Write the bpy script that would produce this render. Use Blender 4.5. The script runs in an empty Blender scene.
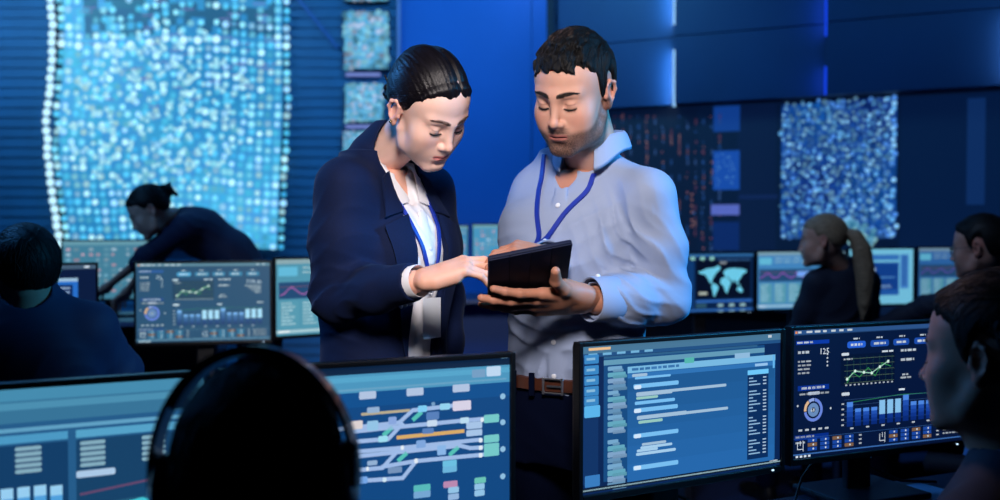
import bpy, bmesh, math, random
import numpy as np
from mathutils import Vector, Matrix, Euler
from mathutils.bvhtree import BVHTree
scene = bpy.context.scene
COL = scene.collection
PI = math.pi
def R(d): return d * PI / 180
rng = random.Random(7)

# ---------------------------------------------------------------- camera
CAMZ, FPX, PITCH = 1.38, 1000.0, math.atan(25 / 1000.0)
cam = bpy.data.cameras.new('camera'); camo = bpy.data.objects.new('camera', cam); COL.objects.link(camo)
cam.sensor_width = 36; cam.lens = 36.0 * FPX / 1000.0
camo.location = (0, 0, CAMZ); camo.rotation_euler = (PI / 2 - PITCH, 0, 0)
cam.clip_start = 0.05; cam.clip_end = 60
cam.dof.use_dof = True; cam.dof.focus_distance = 2.02; cam.dof.aperture_fstop = 2.7
scene.camera = camo
def P(px, py, Y):
    """the place in the room at distance Y that the photograph shows at (px, py)"""
    u, v = (px - 500) / FPX, (250 - py) / FPX
    s, c = math.sin(PITCH), math.cos(PITCH)
    d = Vector((u, c + v * s, v * c - s))
    return Vector((0, 0, CAMZ)) + d * (Y / d.y)

# ---------------------------------------------------------------- tags
def tag(o, label=None, cat=None, group=None, kind=None):
    if label: o['label'] = label
    if cat: o['category'] = cat
    if group: o['group'] = group
    if kind: o['kind'] = kind
    return o
def empty(name, loc=(0, 0, 0), rz=0.0):
    o = bpy.data.objects.new(name, None); COL.objects.link(o)
    o.location = loc; o.rotation_euler = (0, 0, rz); o.empty_display_size = .1
    return o
def link(name, me, mats, parent=None, smooth=False):
    o = bpy.data.objects.new(name, me); COL.objects.link(o)
    if not isinstance(mats, (list, tuple)): mats = [mats]
    for m in mats: me.materials.append(m)
    if smooth: me.polygons.foreach_set('use_smooth', [True] * len(me.polygons))
    if parent: o.parent = parent
    return o

# ---------------------------------------------------------------- materials
def lin(c):
    if isinstance(c, str):
        c = [int(c[i:i + 2], 16) / 255 for i in (0, 2, 4)]
    elif max(c) > 1.0: c = [v / 255 for v in c]
    return tuple((v / 12.92 if v <= .04045 else ((v + .055) / 1.055) ** 2.4) for v in c[:3]) + (1.0,)
def mat(name, col, rough=.5, metal=0.0, spec=.5, bump=None, noise=None, sheen=0.0, coat=0.0, sss=0.0, attr=False):
    m = bpy.data.materials.new(name); m.use_nodes = True
    nt = m.node_tree; b = nt.nodes['Principled BSDF']
    c = lin(col)
    b.inputs['Base Color'].default_value = c
    b.inputs['Roughness'].default_value = rough
    b.inputs['Metallic'].default_value = metal
    b.inputs['Specular IOR Level'].default_value = spec
    b.inputs['Coat Weight'].default_value = coat
    if sheen:
        b.inputs['Sheen Weight'].default_value = sheen; b.inputs['Sheen Roughness'].default_value = .4
        b.inputs['Sheen Tint'].default_value = (.5, .65, 1, 1)
    if sss:
        b.inputs['Subsurface Weight'].default_value = sss
        b.inputs['Subsurface Radius'].default_value = (1, .35, .2)
        b.inputs['Subsurface Scale'].default_value = .006
    tc = nt.nodes.new('ShaderNodeTexCoord')
    src = None
    if attr:
        a = nt.nodes.new('ShaderNodeAttribute'); a.attribute_name = 'Col'; src = a.outputs['Color']
    if noise:
        sc, amt = noise[:2]; st = noise[2] if len(noise) > 2 else (1, 1, 1)
        mp = nt.nodes.new('ShaderNodeMapping'); mp.inputs['Scale'].default_value = st
        n = nt.nodes.new('ShaderNodeTexNoise'); n.inputs['Scale'].default_value = sc; n.inputs['Detail'].default_value = 4
        nt.links.new(tc.outputs['Object'], mp.inputs['Vector']); nt.links.new(mp.outputs[0], n.inputs['Vector'])
        mx = nt.nodes.new('ShaderNodeMix'); mx.data_type = 'RGBA'; mx.blend_type = 'MULTIPLY'; mx.inputs[0].default_value = 1
        rp = nt.nodes.new('ShaderNodeMapRange'); rp.inputs[1].default_value = .3; rp.inputs[2].default_value = .7
        rp.inputs[3].default_value = 1 - amt; rp.inputs[4].default_value = 1 + amt
        nt.links.new(n.outputs['Fac'], rp.inputs[0])
        if src: nt.links.new(src, mx.inputs[6])
        else: mx.inputs[6].default_value = c
        nt.links.new(rp.outputs[0], mx.inputs[7]); src = mx.outputs[2]
    if src: nt.links.new(src, b.inputs['Base Color'])
    if bump:
        sc, st, dist = bump[:3]; ms = bump[3] if len(bump) > 3 else (1, 1, 1)
        mp = nt.nodes.new('ShaderNodeMapping'); mp.inputs['Scale'].default_value = ms
        n = nt.nodes.new('ShaderNodeTexNoise'); n.inputs['Scale'].default_value = sc; n.inputs['Detail'].default_value = 5
        nt.links.new(tc.outputs['Object'], mp.inputs['Vector']); nt.links.new(mp.outputs[0], n.inputs['Vector'])
        bp = nt.nodes.new('ShaderNodeBump'); bp.inputs['Strength'].default_value = st; bp.inputs['Distance'].default_value = dist
        nt.links.new(n.outputs['Fac'], bp.inputs['Height']); nt.links.new(bp.outputs[0], b.inputs['Normal'])
    return m
def emis(name, col, s=1.0):
    m = bpy.data.materials.new(name); m.use_nodes = True; nt = m.node_tree
    b = nt.nodes['Principled BSDF']; b.inputs['Base Color'].default_value = (0, 0, 0, 1)
    b.inputs['Emission Color'].default_value = lin(col); b.inputs['Emission Strength'].default_value = s
    return m
def screen_mat(name, s=1.0, rough=.35):
    m = bpy.data.materials.new(name); m.use_nodes = True; nt = m.node_tree
    b = nt.nodes['Principled BSDF']; b.inputs['Base Color'].default_value = (.004, .005, .008, 1)
    b.inputs['Roughness'].default_value = rough
    a = nt.nodes.new('ShaderNodeAttribute'); a.attribute_name = 'Col'
    nt.links.new(a.outputs['Color'], b.inputs['Emission Color']); b.inputs['Emission Strength'].default_value = s
    return m

# ---------------------------------------------------------------- plain mesh builder
class MB:
    def __init__(s): s.v = []; s.f = []; s.mi = []
    def add(s, vs, fs, mi=0, M=None):
        o = len(s.v)
        for v in vs:
            v = Vector(v); s.v.append(tuple(M @ v) if M else tuple(v))
        for f in fs: s.f.append([o + i for i in f]); s.mi.append(mi)
        return s
    def box(s, c, d, M=None, bev=0.0, mi=0):
        bm = bmesh.new(); bmesh.ops.create_cube(bm, size=1)
        for v in bm.verts: v.co = Vector((v.co.x * d[0], v.co.y * d[1], v.co.z * d[2])) + Vector(c)
        if bev: bmesh.ops.bevel(bm, geom=bm.edges[:], offset=bev, segments=2, affect='EDGES', profile=.6)
        bm.verts.ensure_lookup_table()
        s.add([v.co[:] for v in bm.verts], [[v.index for v in f.verts] for f in bm.faces], mi, M); bm.free(); return s
    def tube(s, pts, r, n=10, mi=0, M=None, cap=True):
        pts = [Vector(p) for p in pts]; rs = r if isinstance(r, (list, tuple)) else [r] * len(pts)
        up = Vector((0, 0, 1)); vs = []; prev = None
        for i, p in enumerate(pts):
            t = (pts[min(i + 1, len(pts) - 1)] - pts[max(i - 1, 0)]).normalized()
            if prev is None: a = t.cross(up if abs(t.z) < .9 else Vector((1, 0, 0))).normalized()
            else: a = (prev - t * prev.dot(t)).normalized()
            prev = a; b = t.cross(a)
            for k in range(n):
                w = 2 * PI * k / n; vs.append(p + (a * math.cos(w) + b * math.sin(w)) * rs[i])
        fs = [[i * n + k, i * n + (k + 1) % n, (i + 1) * n + (k + 1) % n, (i + 1) * n + k] for i in range(len(pts) - 1) for k in range(n)]
        if cap: fs += [list(range(n))[::-1], [(len(pts) - 1) * n + k for k in range(n)]]
        return s.add(vs, fs, mi, M)
    def lathe(s, prof, n=24, M=None, mi=0):
        vs = []; fs = []
        for (r, z) in prof:
            for k in range(n): vs.append((r * math.cos(2 * PI * k / n), r * math.sin(2 * PI * k / n), z))
        for i in range(len(prof) - 1):
            for k in range(n): fs.append([i * n + k, i * n + (k + 1) % n, (i + 1) * n + (k + 1) % n, (i + 1) * n + k])
        fs += [list(range(n))[::-1], [(len(prof) - 1) * n + k for k in range(n)]]
        return s.add(vs, fs, mi, M)
    def ball(s, c, r, M=None, mi=0, n=12):
        r = r if isinstance(r, (list, tuple)) else (r, r, r)
        prof = [(max(1e-4, math.sin(PI * i / n)), -math.cos(PI * i / n)) for i in range(n + 1)]
        m = Matrix.Translation(Vector(c)) @ Matrix.Diagonal((r[0], r[1], r[2], 1))
        return s.lathe(prof, n * 2, (M @ m) if M else m, mi)
    def build(s, name, mats, parent=None, smooth=False, autosmooth=None):
        me = bpy.data.meshes.new(name); me.from_pydata(s.v, [], s.f)
        o = link(name, me, mats, parent, smooth)
        me.polygons.foreach_set('material_index', s.mi)
        if autosmooth is not None:
            me.polygons.foreach_set('use_smooth', [True] * len(me.polygons)); me.set_sharp_from_angle(angle=R(autosmooth))
        me.update(); return o

# ---------------------------------------------------------------- flat picture builder for screens
class Canvas:
    """draws coloured shapes on a panel w x h metres; u,v from 0 to 1 with v down"""
    def __init__(s, w, h): s.w = w; s.h = h; s.v = []; s.f = []; s.c = []; s.L = 0
    def layer(s): s.L += 1
    def poly(s, pts, col, a=1.0):
        y = -.00012 * s.L; o = len(s.v)
        s.v += [((u - .5) * s.w, y, (.5 - v) * s.h) for u, v in pts]
        s.f.append(list(range(o, o + len(pts)))[::-1]); c = lin(col); s.c.append((c[0] * a, c[1] * a, c[2] * a, 1))
    def rect(s, u0, v0, u1, v1, col, a=1.0): s.poly([(u0, v0), (u1, v0), (u1, v1), (u0, v1)], col, a)
    def rr(s, u0, v0, u1, v1, col, a=1.0, rad=None):
        asp = s.w / s.h; rv = min(rad or 1, abs(v1 - v0) / 2, abs(u1 - u0) / 2 * asp); ru = rv / asp; pts = []
        for cx, cy, a0 in ((u1 - ru, v0 + rv, -90), (u1 - ru, v1 - rv, 0), (u0 + ru, v1 - rv, 90), (u0 + ru, v0 + rv, 180)):
            for k in range(5):
                t = R(a0 + 22.5 * k); pts.append((cx + ru * math.cos(t), cy + rv * math.sin(t)))
        s.poly(pts, col, a)
    def line(s, pts, wd, col, a=1.0):
        asp = s.w / s.h
        for (a0, b0), (a1, b1) in zip(pts[:-1], pts[1:]):
            dx, dy = (a1 - a0) * asp, b1 - b0; L = math.hypot(dx, dy) or 1; nx, ny = -dy / L * wd / 2, dx / L * wd / 2
            ex, ey = dx / L * wd * .25, dy / L * wd * .25
            s.poly([((a0 * asp - ex + nx) / asp, b0 - ey + ny), ((a0 * asp - ex - nx) / asp, b0 - ey - ny),
                    ((a1 * asp + ex - nx) / asp, b1 + ey - ny), ((a1 * asp + ex + nx) / asp, b1 + ey + ny)][::-1], col, a)
    def dot(s, u, v, r, col, a=1.0, n=8):
        asp = s.w / s.h
        s.poly([(u + r / asp * math.cos(2 * PI * k / n), v + r * math.sin(2 * PI * k / n)) for k in range(n)], col, a)
    def ring(s, u, v, r0, r1, a0, a1, col, a=1.0):
        asp = s.w / s.h; n = max(2, int(abs(a1 - a0) / 12))
        for k in range(n):
            t, q = R(a0 + (a1 - a0) * k / n), R(a0 + (a1 - a0) * (k + 1) / n)
            s.poly([(u + r0 / asp * math.cos(t), v + r0 * math.sin(t)), (u + r1 / asp * math.cos(t), v + r1 * math.sin(t)),
                    (u + r1 / asp * math.cos(q), v + r1 * math.sin(q)), (u + r0 / asp * math.cos(q), v + r0 * math.sin(q))], col, a)
    def text(s, t, u, v, ht, col, a=1.0):
        """letters with cap height ht (fraction of panel height), left-top at u,v"""
        cu = bpy.data.curves.new('lettering', 'FONT'); cu.body = t; cu.size = ht * s.h * 1.37; cu.resolution_u = 1
        o = bpy.data.objects.new('lettering', cu); me = bpy.data.meshes.new_from_object(o)
        y = -.00012 * s.L; b = len(s.v); x0 = (u - .5) * s.w; z0 = (.5 - v) * s.h - ht * s.h
        s.v += [(x0 + p.co.x, y, z0 + p.co.y) for p in me.vertices]; c = lin(col)
        for p in me.polygons: s.f.append([b + i for i in p.vertices]); s.c.append((c[0] * a, c[1] * a, c[2] * a, 1))
        bpy.data.objects.remove(o); bpy.data.curves.remove(cu); bpy.data.meshes.remove(me)
    def words(s, u, v, u1, ht, col, a=1.0, seed=0):
        """a run of small unreadable words"""
        q = random.Random(int(u * 1000) * 31 + int(v * 1000) + seed)
        x = u
        while x < u1 - .004:
            w = min(q.uniform(.01, .035), u1 - x); s.rect(x, v, x + w, v + ht, col, a * q.uniform(.75, 1.0)); x += w + .006
    def build(s, name, m, parent):
        me = bpy.data.meshes.new(name); me.from_pydata(s.v, [], s.f)
        ca = me.color_attributes.new('Col', 'FLOAT_COLOR', 'CORNER'); data = []
        for p, c in zip(me.polygons, s.c): data += list(c) * len(p.vertices)
        ca.data.foreach_set('color', data)
        return link(name, me, m, parent)

# ---------------------------------------------------------------- volumes: smooth-joined solids meshed with surface nets
def V(*a): return np.array(a, np.float32)
class Vol:
    def __init__(s, lo, hi, h):
        s.lo = np.array(lo, np.float32); s.h = h
        n = np.ceil((np.array(hi) - s.lo) / h).astype(int) + 1
        s.n = n; s.d = np.full(tuple(n), 9., np.float32)
    def _win(s, lo, hi):
        a = np.clip(np.floor((np.array(lo) - s.lo) / s.h).astype(int), 0, s.n); b = np.clip(np.ceil((np.array(hi) - s.lo) / s.h).astype(int) + 1, 0, s.n)
        if (b <= a).any(): return None, None
        ax = [(s.lo[i] + s.h * np.arange(a[i], b[i])).astype(np.float32) for i in range(3)]
        return tuple(slice(a[i], b[i]) for i in range(3)), (ax[0][:, None, None], ax[1][None, :, None], ax[2][None, None, :])
    def op(s, fn, lo, hi, k=.004, mode='add'):
        m = k + 3 * s.h; w, g = s._win(np.array(lo) - m, np.array(hi) + m)
        if w is None: return s
        b = fn(*g); a = s.d[w]
        if mode == 'add':
            h = np.maximum(k - np.abs(a - b), 0) / k; s.d[w] = np.minimum(a, b) - h * h * k * .25
        elif mode == 'sub':
            b = -b; h = np.maximum(k - np.abs(a - b), 0) / k; s.d[w] = np.maximum(a, b) + h * h * k * .25
        elif mode == 'disp': s.d[w] = a + b
        return s
    def ell(s, c, r, k=.01, rot=None, mode='add'):
        c = V(*c); r = V(*r); M = np.array(Euler([R(q) for q in rot]).to_matrix(), np.float32) if rot is not None else None
        def fn(x, y, z):
            x, y, z = x - c[0], y - c[1], z - c[2]
            if M is not None: x, y, z = (M[0, 0] * x + M[1, 0] * y + M[2, 0] * z, M[0, 1] * x + M[1, 1] * y + M[2, 1] * z, M[0, 2] * x + M[1, 2] * y + M[2, 2] * z)
            k0 = np.sqrt((x / r[0]) ** 2 + (y / r[1]) ** 2 + (z / r[2]) ** 2); k1 = np.sqrt((x / r[0] ** 2) ** 2 + (y / r[1] ** 2) ** 2 + (z / r[2] ** 2) ** 2)
            return k0 * (k0 - 1) / np.maximum(k1, 1e-4)
        rr = r if M is None else V(*([float(r.max())] * 3))
        return s.op(fn, c - rr, c + rr, k, mode)
    def cone(s, a, b, ra, rb, k=.01, mode='add', flat=None, fdir=None):
        """round cone; flat<1 squashes it along fdir"""
        a = V(*a); b = V(*b); ab = b - a; L2 = float(ab @ ab) + 1e-12
        if flat is not None:
            f = V(*fdir); f = f - ab * float(f @ ab) / L2; f /= np.linalg.norm(f)
        def fn(x, y, z):
            x, y, z = x - a[0], y - a[1], z - a[2]
            t = np.clip((x * ab[0] + y * ab[1] + z * ab[2]) / L2, 0, 1)
            x, y, z = x - t * ab[0], y - t * ab[1], z - t * ab[2]; r = ra + (rb - ra) * t
            if flat is not None:
                q = (x * f[0] + y * f[1] + z * f[2]); g = q * (1 / flat - 1)
                x, y, z = x + g * f[0], y + g * f[1], z + g * f[2]
                return (np.sqrt(x * x + y * y + z * z) - r) * (.5 + .5 * flat)
            return np.sqrt(x * x + y * y + z * z) - r
        m = max(ra, rb); return s.op(fn, np.minimum(a, b) - m, np.maximum(a, b) + m, k, mode)
    def chain(s, pts, rs, k=.01, flat=None, fdir=None, mode='add'):
        for i in range(len(pts) - 1): s.cone(pts[i], pts[i + 1], rs[i], rs[i + 1], k, mode, flat, fdir)
        return s
    def loft(s, st, k=.01, e=2.0, mode='add'):
        """st: rows (z, cx, cy, rx, ry); closed at both ends"""
        st = np.array(sorted(st), np.float32); zz = st[:, 0]
        # smooth interpolation through the rows
        t = np.linspace(0, len(zz) - 1, len(zz) * 12); i = np.clip(t.astype(int), 0, len(zz) - 2); f = (t - i)[:, None]; P0 = st[np.maximum(i - 1, 0)]; P1 = st[i]; P2 = st[i + 1]; P3 = st[np.minimum(i + 2, len(zz) - 1)]
        c = .5 * (2 * P1 + (P2 - P0) * f + (2 * P0 - 5 * P1 + 4 * P2 - P3) * f * f + (3 * P1 - P0 - 3 * P2 + P3) * f ** 3)
        c = c[np.argsort(c[:, 0])]
        def fn(x, y, z):
            cx, cy, rx, ry = [np.interp(z, c[:, 0], c[:, j]).astype(np.float32) for j in (1, 2, 3, 4)]
            q = (np.abs((x - cx) / rx) ** e + np.abs((y - cy) / ry) ** e) ** (1 / e)
            d = (q - 1) * np.minimum(rx, ry) * .9
            return np.maximum(d, np.maximum(z - zz[-1], zz[0] - z))
        lo = (float((st[:, 1] - st[:, 3]).min()), float((st[:, 2] - st[:, 4]).min()), zz[0]); hi = (float((st[:, 1] + st[:, 3]).max()), float((st[:, 2] + st[:, 4]).max()), zz[-1])
        return s.op(fn, lo, hi, k, mode)
    def mesh(s, smooth=1):
        d = s.d; g = d < 0; nx, ny, nz = d.shape
        c = np.zeros((nx - 1, ny - 1, nz - 1), np.uint8)
        offs = [(i, j, k) for i in (0, 1) for j in (0, 1) for k in (0, 1)]
        for (i, j, k) in offs: c += g[i:nx - 1 + i, j:ny - 1 + j, k:nz - 1 + k]
        act = np.argwhere((c > 0) & (c < 8)); n = len(act)
        idx = np.full(c.shape, -1, np.int32); idx[act[:, 0], act[:, 1], act[:, 2]] = np.arange(n)
        val = np.stack([d[act[:, 0] + i, act[:, 1] + j, act[:, 2] + k] for (i, j, k) in offs], 1)
        acc = np.zeros((n, 3), np.float32); cnt = np.zeros(n, np.float32); O = np.array(offs, np.float32)
        for a in range(8):
            for b in range(a + 1, 8):
                if np.abs(O[a] - O[b]).sum() != 1: continue
                m = (val[:, a] < 0) != (val[:, b] < 0); t = val[m, a] / (val[m, a] - val[m, b]); acc[m] += O[a] + (O[b] - O[a]) * t[:, None]; cnt[m] += 1
        vs = s.lo + s.h * (act + acc / cnt[:, None]); faces = []
        for ax in range(3):
            A = [slice(0, None)] * 3; B = [slice(0, None)] * 3; A[ax] = slice(0, -1); B[ax] = slice(1, None)
            ch = np.argwhere(g[tuple(A)] != g[tuple(B)]); u, w = [(1, 2), (2, 0), (0, 1)][ax]
            ch = ch[(ch[:, u] > 0) & (ch[:, w] > 0) & (ch[:, u] < d.shape[u] - 1) & (ch[:, w] < d.shape[w] - 1)]
            ins = g[ch[:, 0], ch[:, 1], ch[:, 2]]
            def at(du, dw):
                q = ch.copy(); q[:, u] -= du; q[:, w] -= dw; return idx[q[:, 0], q[:, 1], q[:, 2]]
            F = np.stack([at(1, 1), at(0, 1), at(0, 0), at(1, 0)], 1); F[~ins] = F[~ins][:, ::-1]; faces.append(F)
        F = np.concatenate(faces); F = F[(F >= 0).all(1)]
        for _ in range(smooth):
            s2 = np.zeros_like(vs); c2 = np.zeros(n, np.float32)
            for a, b in ((0, 1), (1, 2), (2, 3), (3, 0)):
                for q in range(3): s2[:, q] += np.bincount(F[:, a], vs[F[:, b], q], n) + np.bincount(F[:, b], vs[F[:, a], q], n)
                c2 += np.bincount(F[:, a], minlength=n) + np.bincount(F[:, b], minlength=n)
            vs = vs * .5 + (s2 / np.maximum(c2, 1)[:, None]) * .5
        return vs.astype(np.float32), F
def npmesh(name, vs, F, mats, parent=None, col=None, M=None):
    if M is not None:
        m = np.array(M, np.float32); vs = vs @ m[:3, :3].T + m[:3, 3]
    me = bpy.data.meshes.new(name); nf = len(F)
    me.vertices.add(len(vs)); me.vertices.foreach_set('co', np.ascontiguousarray(vs, np.float32).ravel())
    me.loops.add(nf * 4); me.loops.foreach_set('vertex_index', np.ascontiguousarray(F, np.int32).ravel())
    me.polygons.add(nf); me.polygons.foreach_set('loop_start', np.arange(0, nf * 4, 4, dtype=np.int32)); me.polygons.foreach_set('loop_total', np.full(nf, 4, np.int32))
    me.update(calc_edges=True)
    if col is not None:
        ca = me.color_attributes.new('Col', 'FLOAT_COLOR', 'POINT'); c4 = np.ones((len(vs), 4), np.float32); c4[:, :3] = col; ca.data.foreach_set('color', c4.ravel())
    return link(name, me, mats, parent, True)
def join_np(parts):
    vs = []; fs = []; cs = []; o = 0
    for v, f, c in parts: vs.append(v); fs.append(f + o); cs.append(c); o += len(v)
    return np.concatenate(vs), np.concatenate(fs), np.concatenate(cs)
def xf(M, v):
    m = np.array(M, np.float32); return v @ m[:3, :3].T + m[:3, 3]
# ================================================================ ROOM
m_floor = mat('floor_carpet', (14, 36, 80), .8, noise=(40, .3), bump=(300, .3, .002))
m_ceil = mat('ceiling_paint', (14, 18, 30), .9)
m_slat = mat('slat_board', (36, 102, 146), .55, noise=(3, .12))
m_slatback = mat('slat_backing', (14, 66, 112), .8)
m_blue = mat('blue_wall_paint', (14, 104, 196), .6, noise=(1.5, .06))
m_panel = mat('bulkhead_panel', (10, 56, 104), .5, noise=(2, .1))
m_panel2 = mat('bulkhead_panel_deep', (16, 46, 96), .5)
m_dark = mat('dark_wall', (10, 18, 40), .6)
m_scr = screen_mat('display_pixels', 1.0, .3)
m_wallscr = screen_mat('video_wall_pixels', 1.0, .5)
m_black = mat('black_plastic', (12, 13, 17), .35, bump=(400, .1, .0005))
m_grey = mat('dark_grey_plastic', (30, 34, 44), .4)
m_metal = mat('brushed_metal', (120, 125, 135), .3, metal=1)
m_desk = mat('desk_laminate', (22, 34, 60), .35, noise=(20, .1, (1, 8, 1)))
m_deskedge = mat('desk_edge', (90, 110, 150), .35)
YB = 8.4          # back wall
XC = P(562, 100, YB - .3).x
ZCEIL = 3.9
MB().box((0, 3.2, -.05), (14, 13, .1)).build('floor', m_floor)['kind'] = 'structure'
MB().box((0, 3.2, ZCEIL + .05), (14, 13, .1)).build('ceiling', m_ceil)['kind'] = 'structure'
# slatted wall behind the dot display
w = MB(); xl, xr = -6.9, P(399, 100, YB).x
w.box(((xl + xr) / 2, YB + .1, ZCEIL / 2), (xr - xl, .12, ZCEIL), mi=1)
z = .04
while z < ZCEIL - .03:
    # each board is a shallow wedge so the lamps overhead catch its top
    y0, y1 = YB + .010, YB
    w.add([(xl, y0, z + .077), (xr, y0, z + .077), (xr, y1, z), (xl, y1, z), (xl, y0 + .02, z), (xr, y0 + .02, z), (xl, y0 + .02, z + .077), (xr, y0 + .02, z + .077)],
          [[3, 2, 1, 0], [4, 5, 2, 3], [0, 1, 7, 6], [6, 7, 5, 4], [0, 6, 4, 3], [1, 2, 5, 7]])
    z += .083
w.build('wall_back_left', [m_slat, m_slatback])['kind'] = 'structure'
# plain blue wall in the middle, two leaves with a shallow joint
b = MB(); x0, x1, x2 = xr, P(532, 100, YB).x, XC
b.box(((x0 + x1) / 2 - .003, YB + .06, ZCEIL / 2), (x1 - x0 - .006, .1, ZCEIL)); b.box(((x1 + x2) / 2 + .25, YB + .07, ZCEIL / 2), (x2 - x1 + .5, .1, ZCEIL))
b.build('wall_back_middle', m_blue)['kind'] = 'structure'
t = MB(); t.box((xr + .0, YB - .01, 2.95), (.03, .03, 1.5)); t.build('trim_1', mat('pale_trim', (150, 150, 200), .5))['kind'] = 'structure'
# right wall runs from the middle corner towards the camera
A = Vector((XC, YB - .3, 0)); B = Vector((3.37, 6.74, 0)); dr = (B - A).normalized(); LR = 7.2; ZB = CAMZ + .896 * (YB - .3) / 8.1
angR = math.atan2(dr.y, dr.x); MR = Matrix.Translation(A) @ Matrix.Rotation(angR, 4, 'Z')   # local x along the wall, -y to the room
r = MB(); r.box((LR / 2, .25, ZCEIL / 2), (LR, .1, ZCEIL), MR); r.box((.0, .05, ZCEIL / 2), (.1, .5, ZCEIL), MR)
r.build('wall_right', m_dark)['kind'] = 'structure'
MB().box((LR * .5, .0, ZB + .02 + (ZCEIL - ZB) / 2), (LR, .34, ZCEIL - ZB - .04), MR).build('wall_bulkhead', m_panel2)['kind'] = 'structure'
def along(px):      # distance along the right wall of what the photo shows at column px
    u = (px - 500) / FPX; # A + s*dr has x = u*y
    return (u * A.y - A.x) / (dr.x - u * dr.y)
s0, s1, s2, s3 = 0.0, along(683), along(831), along(1010)
k = 0
for a, e, dpt in ((s0, s1, .03), (s1, s2, .09), (s2, s3, .15), (s3, s3 + 1.8, .21), (s3 + 1.8, LR, .27)):
    pm = MB(); hgt = (ZCEIL - ZB) / 2
    for q in range(3):
        z0 = ZB + .0 + q * .5; pm.box(((a + e) / 2, -.17 - dpt / 2, z0 + .25), (e - a - .004, dpt, .494), MR, bev=.004)
    o = pm.build('wall_panel', m_panel)
    tag(o, ['deep blue bulkhead panel nearest the plain blue wall', 'deep blue bulkhead panel between white and blue light strips', 'deep blue bulkhead panel right of the blue light strips',
            'bulkhead panel at the right border of the photo', 'bulkhead panel beyond the right border'][k], 'wall panel', 'wall panels above the dark video wall'); k += 1
m_ledw = emis('white_light_strip', (150, 205, 255), 1.1); m_ledb = emis('blue_light_strip', (20, 70, 255), .9)
def strip(px, y0, y1, s, dpt, m, lab):
    Yh = (A + dr * s).y - .2
    za, zb = P(px, y1, Yh).z, P(px, y0, Yh).z
    o = MB().box((s - .008, -.17 - dpt + .0 + .02, (za + zb) / 2), (.012, .03, zb - za), MR, bev=.003).build('light_strip', m)
    l = bpy.data.lights.new('strip_lamp', 'AREA'); l.shape = 'RECTANGLE'; l.size = zb - za; l.size_y = .04; l.energy = 4.5 * (zb - za) * (.3 if 'dim' in m.name else (.22 if m is m_ledb else 1)); l.color = (.08, .2, 1) if m is m_ledb else (.45, .72, 1)
    lo = bpy.data.objects.new('strip_lamp', l); COL.objects.link(lo)
    lo.matrix_world = MR @ Matrix.Translation((s - .02, -.17 - dpt + .0, (za + zb) / 2)) @ Vector((-1, .12, 0)).to_track_quat('-Z', 'X').to_matrix().to_4x4()
    tag(o, lab, 'light strip', 'light strips between the wall panels')
strip(677, 50, 107, s1, .09, m_ledw, 'white vertical light strip beside the panel, lower of the pair near the man')
strip(677, -18, 25, s1, .09, m_ledw, 'white vertical light strip at top of photo, right of the man')
strip(824, 68, 96, s2, .15, m_ledb, 'short deep blue light strip above the dotted display')
strip(824, -8, 38, s2, .15, m_ledb, 'deep blue light strip at top of photo, right of centre')
strip(1003, 16, 84, s3, .21, emis('dim_light_strip', (90, 170, 240), .3), 'pale light strip at the far right border of the photo')

# ---------------- dotted video wall on the slats
def dots_display():
    Y = YB - .07; o = empty('video_wall', (P(165, 0, Y).x, Y, 0))
    x0, x1 = P(46, 0, Y).x - o.location.x, P(290, 0, Y).x - o.location.x; zt, zb = P(0, -30, Y).z, P(0, 246, Y).z
    w, h = x1 - x0, zt - zb; c = Canvas(w, h); q = random.Random(5)
    def wob(u, v):    # the sheet of dots bulges and leans
        return u + .018 * math.sin(v * 7) * (1 - u) + (.03 if v > .5 else 0) * (v - .5) * (1 - 2 * u) * 2, v + .012 * math.sin(u * 8)
    # glowing cloth of fine mid-blue cells under the dots
    nx, ny = 34, 38
    for i in range(nx):
        for j in range(ny):
            u, v = i / nx, j / ny
            dens = .55 + .45 * math.sin(u * 5 + 1) * math.cos(v * 4 - 1)
            dark = 1.0 if not (v < .22 and .14 < u < .93 and q.random() < .7) else .35
            pts = [wob(a, b) for a, b in ((u, v), (u + 1 / nx, v), (u + 1 / nx, v + 1 / ny), (u, v + 1 / ny))]
            col = (30 + 50 * dens, 120 + 66 * dens * q.uniform(.7, 1.15), 180 + 56 * dens)
            if .03 < u < .97: c.poly(pts, tuple(min(255, a * (0.45 + .55 * dark)) for a in col))
    c.layer()
    nx, ny = 27, 31
    for i in range(nx + 1):
        for j in range(ny + 1):
            u, v = .012 + .976 * i / nx, .01 + .98 * j / ny
            mid = math.exp(-((u - .45) / .35) ** 2 - ((v - .5) / .28) ** 2)
            ju = q.gauss(0, .010) * (.12 + mid * .9); jv = q.gauss(0, .007) * (.12 + mid * .9)
            u, v = wob(u + ju, v + jv)
            if v < .22 and .1 < u < .93 and q.random() < .35: continue
            r = q.choice([.0105, .0115, .0125, .0130]); b = q.choice([.35, .6, .8, 1, 1, 1.1]); 
            col = q.choice([(140, 225, 250), (110, 210, 245), (180, 240, 255), (80, 190, 235), (150, 215, 255)])
            if b < .5: col = q.choice([(60, 170, 225), (80, 190, 235), (70, 180, 220)]); b = .95
            if i == 0 or (j == 8 and i < 20 and i % 2): b = 1.1; r = .0145; col = (190, 238, 255)
            c.dot(u, v, r, col, b * 1.15, 8)
            if mid > .3 and q.random() < .75:
                c.layer(); c.dot(u + q.uniform(-.02, .02), v + q.uniform(-.017, .017), r * .8, (170, 235, 255), .9, 8); c.L -= 1
    for k in range(60):
        u, v = q.uniform(.1, .9), q.uniform(.02, .5); c.line([(u, v), (u + .05, v)], .004, (150, 150, 230), .6)
    s = c.build('screen', m_wallscr, o); s.location = ((x0 + x1) / 2, -.02, (zt + zb) / 2)
    MB().box(((x0 + x1) / 2, .02, (zt + zb) / 2), (w * .93, .04, h * .99)).build('backing', m_dark, o)
    tag(o, 'huge wall display of glowing cyan white dots on the slatted wall', 'video wall')
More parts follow.
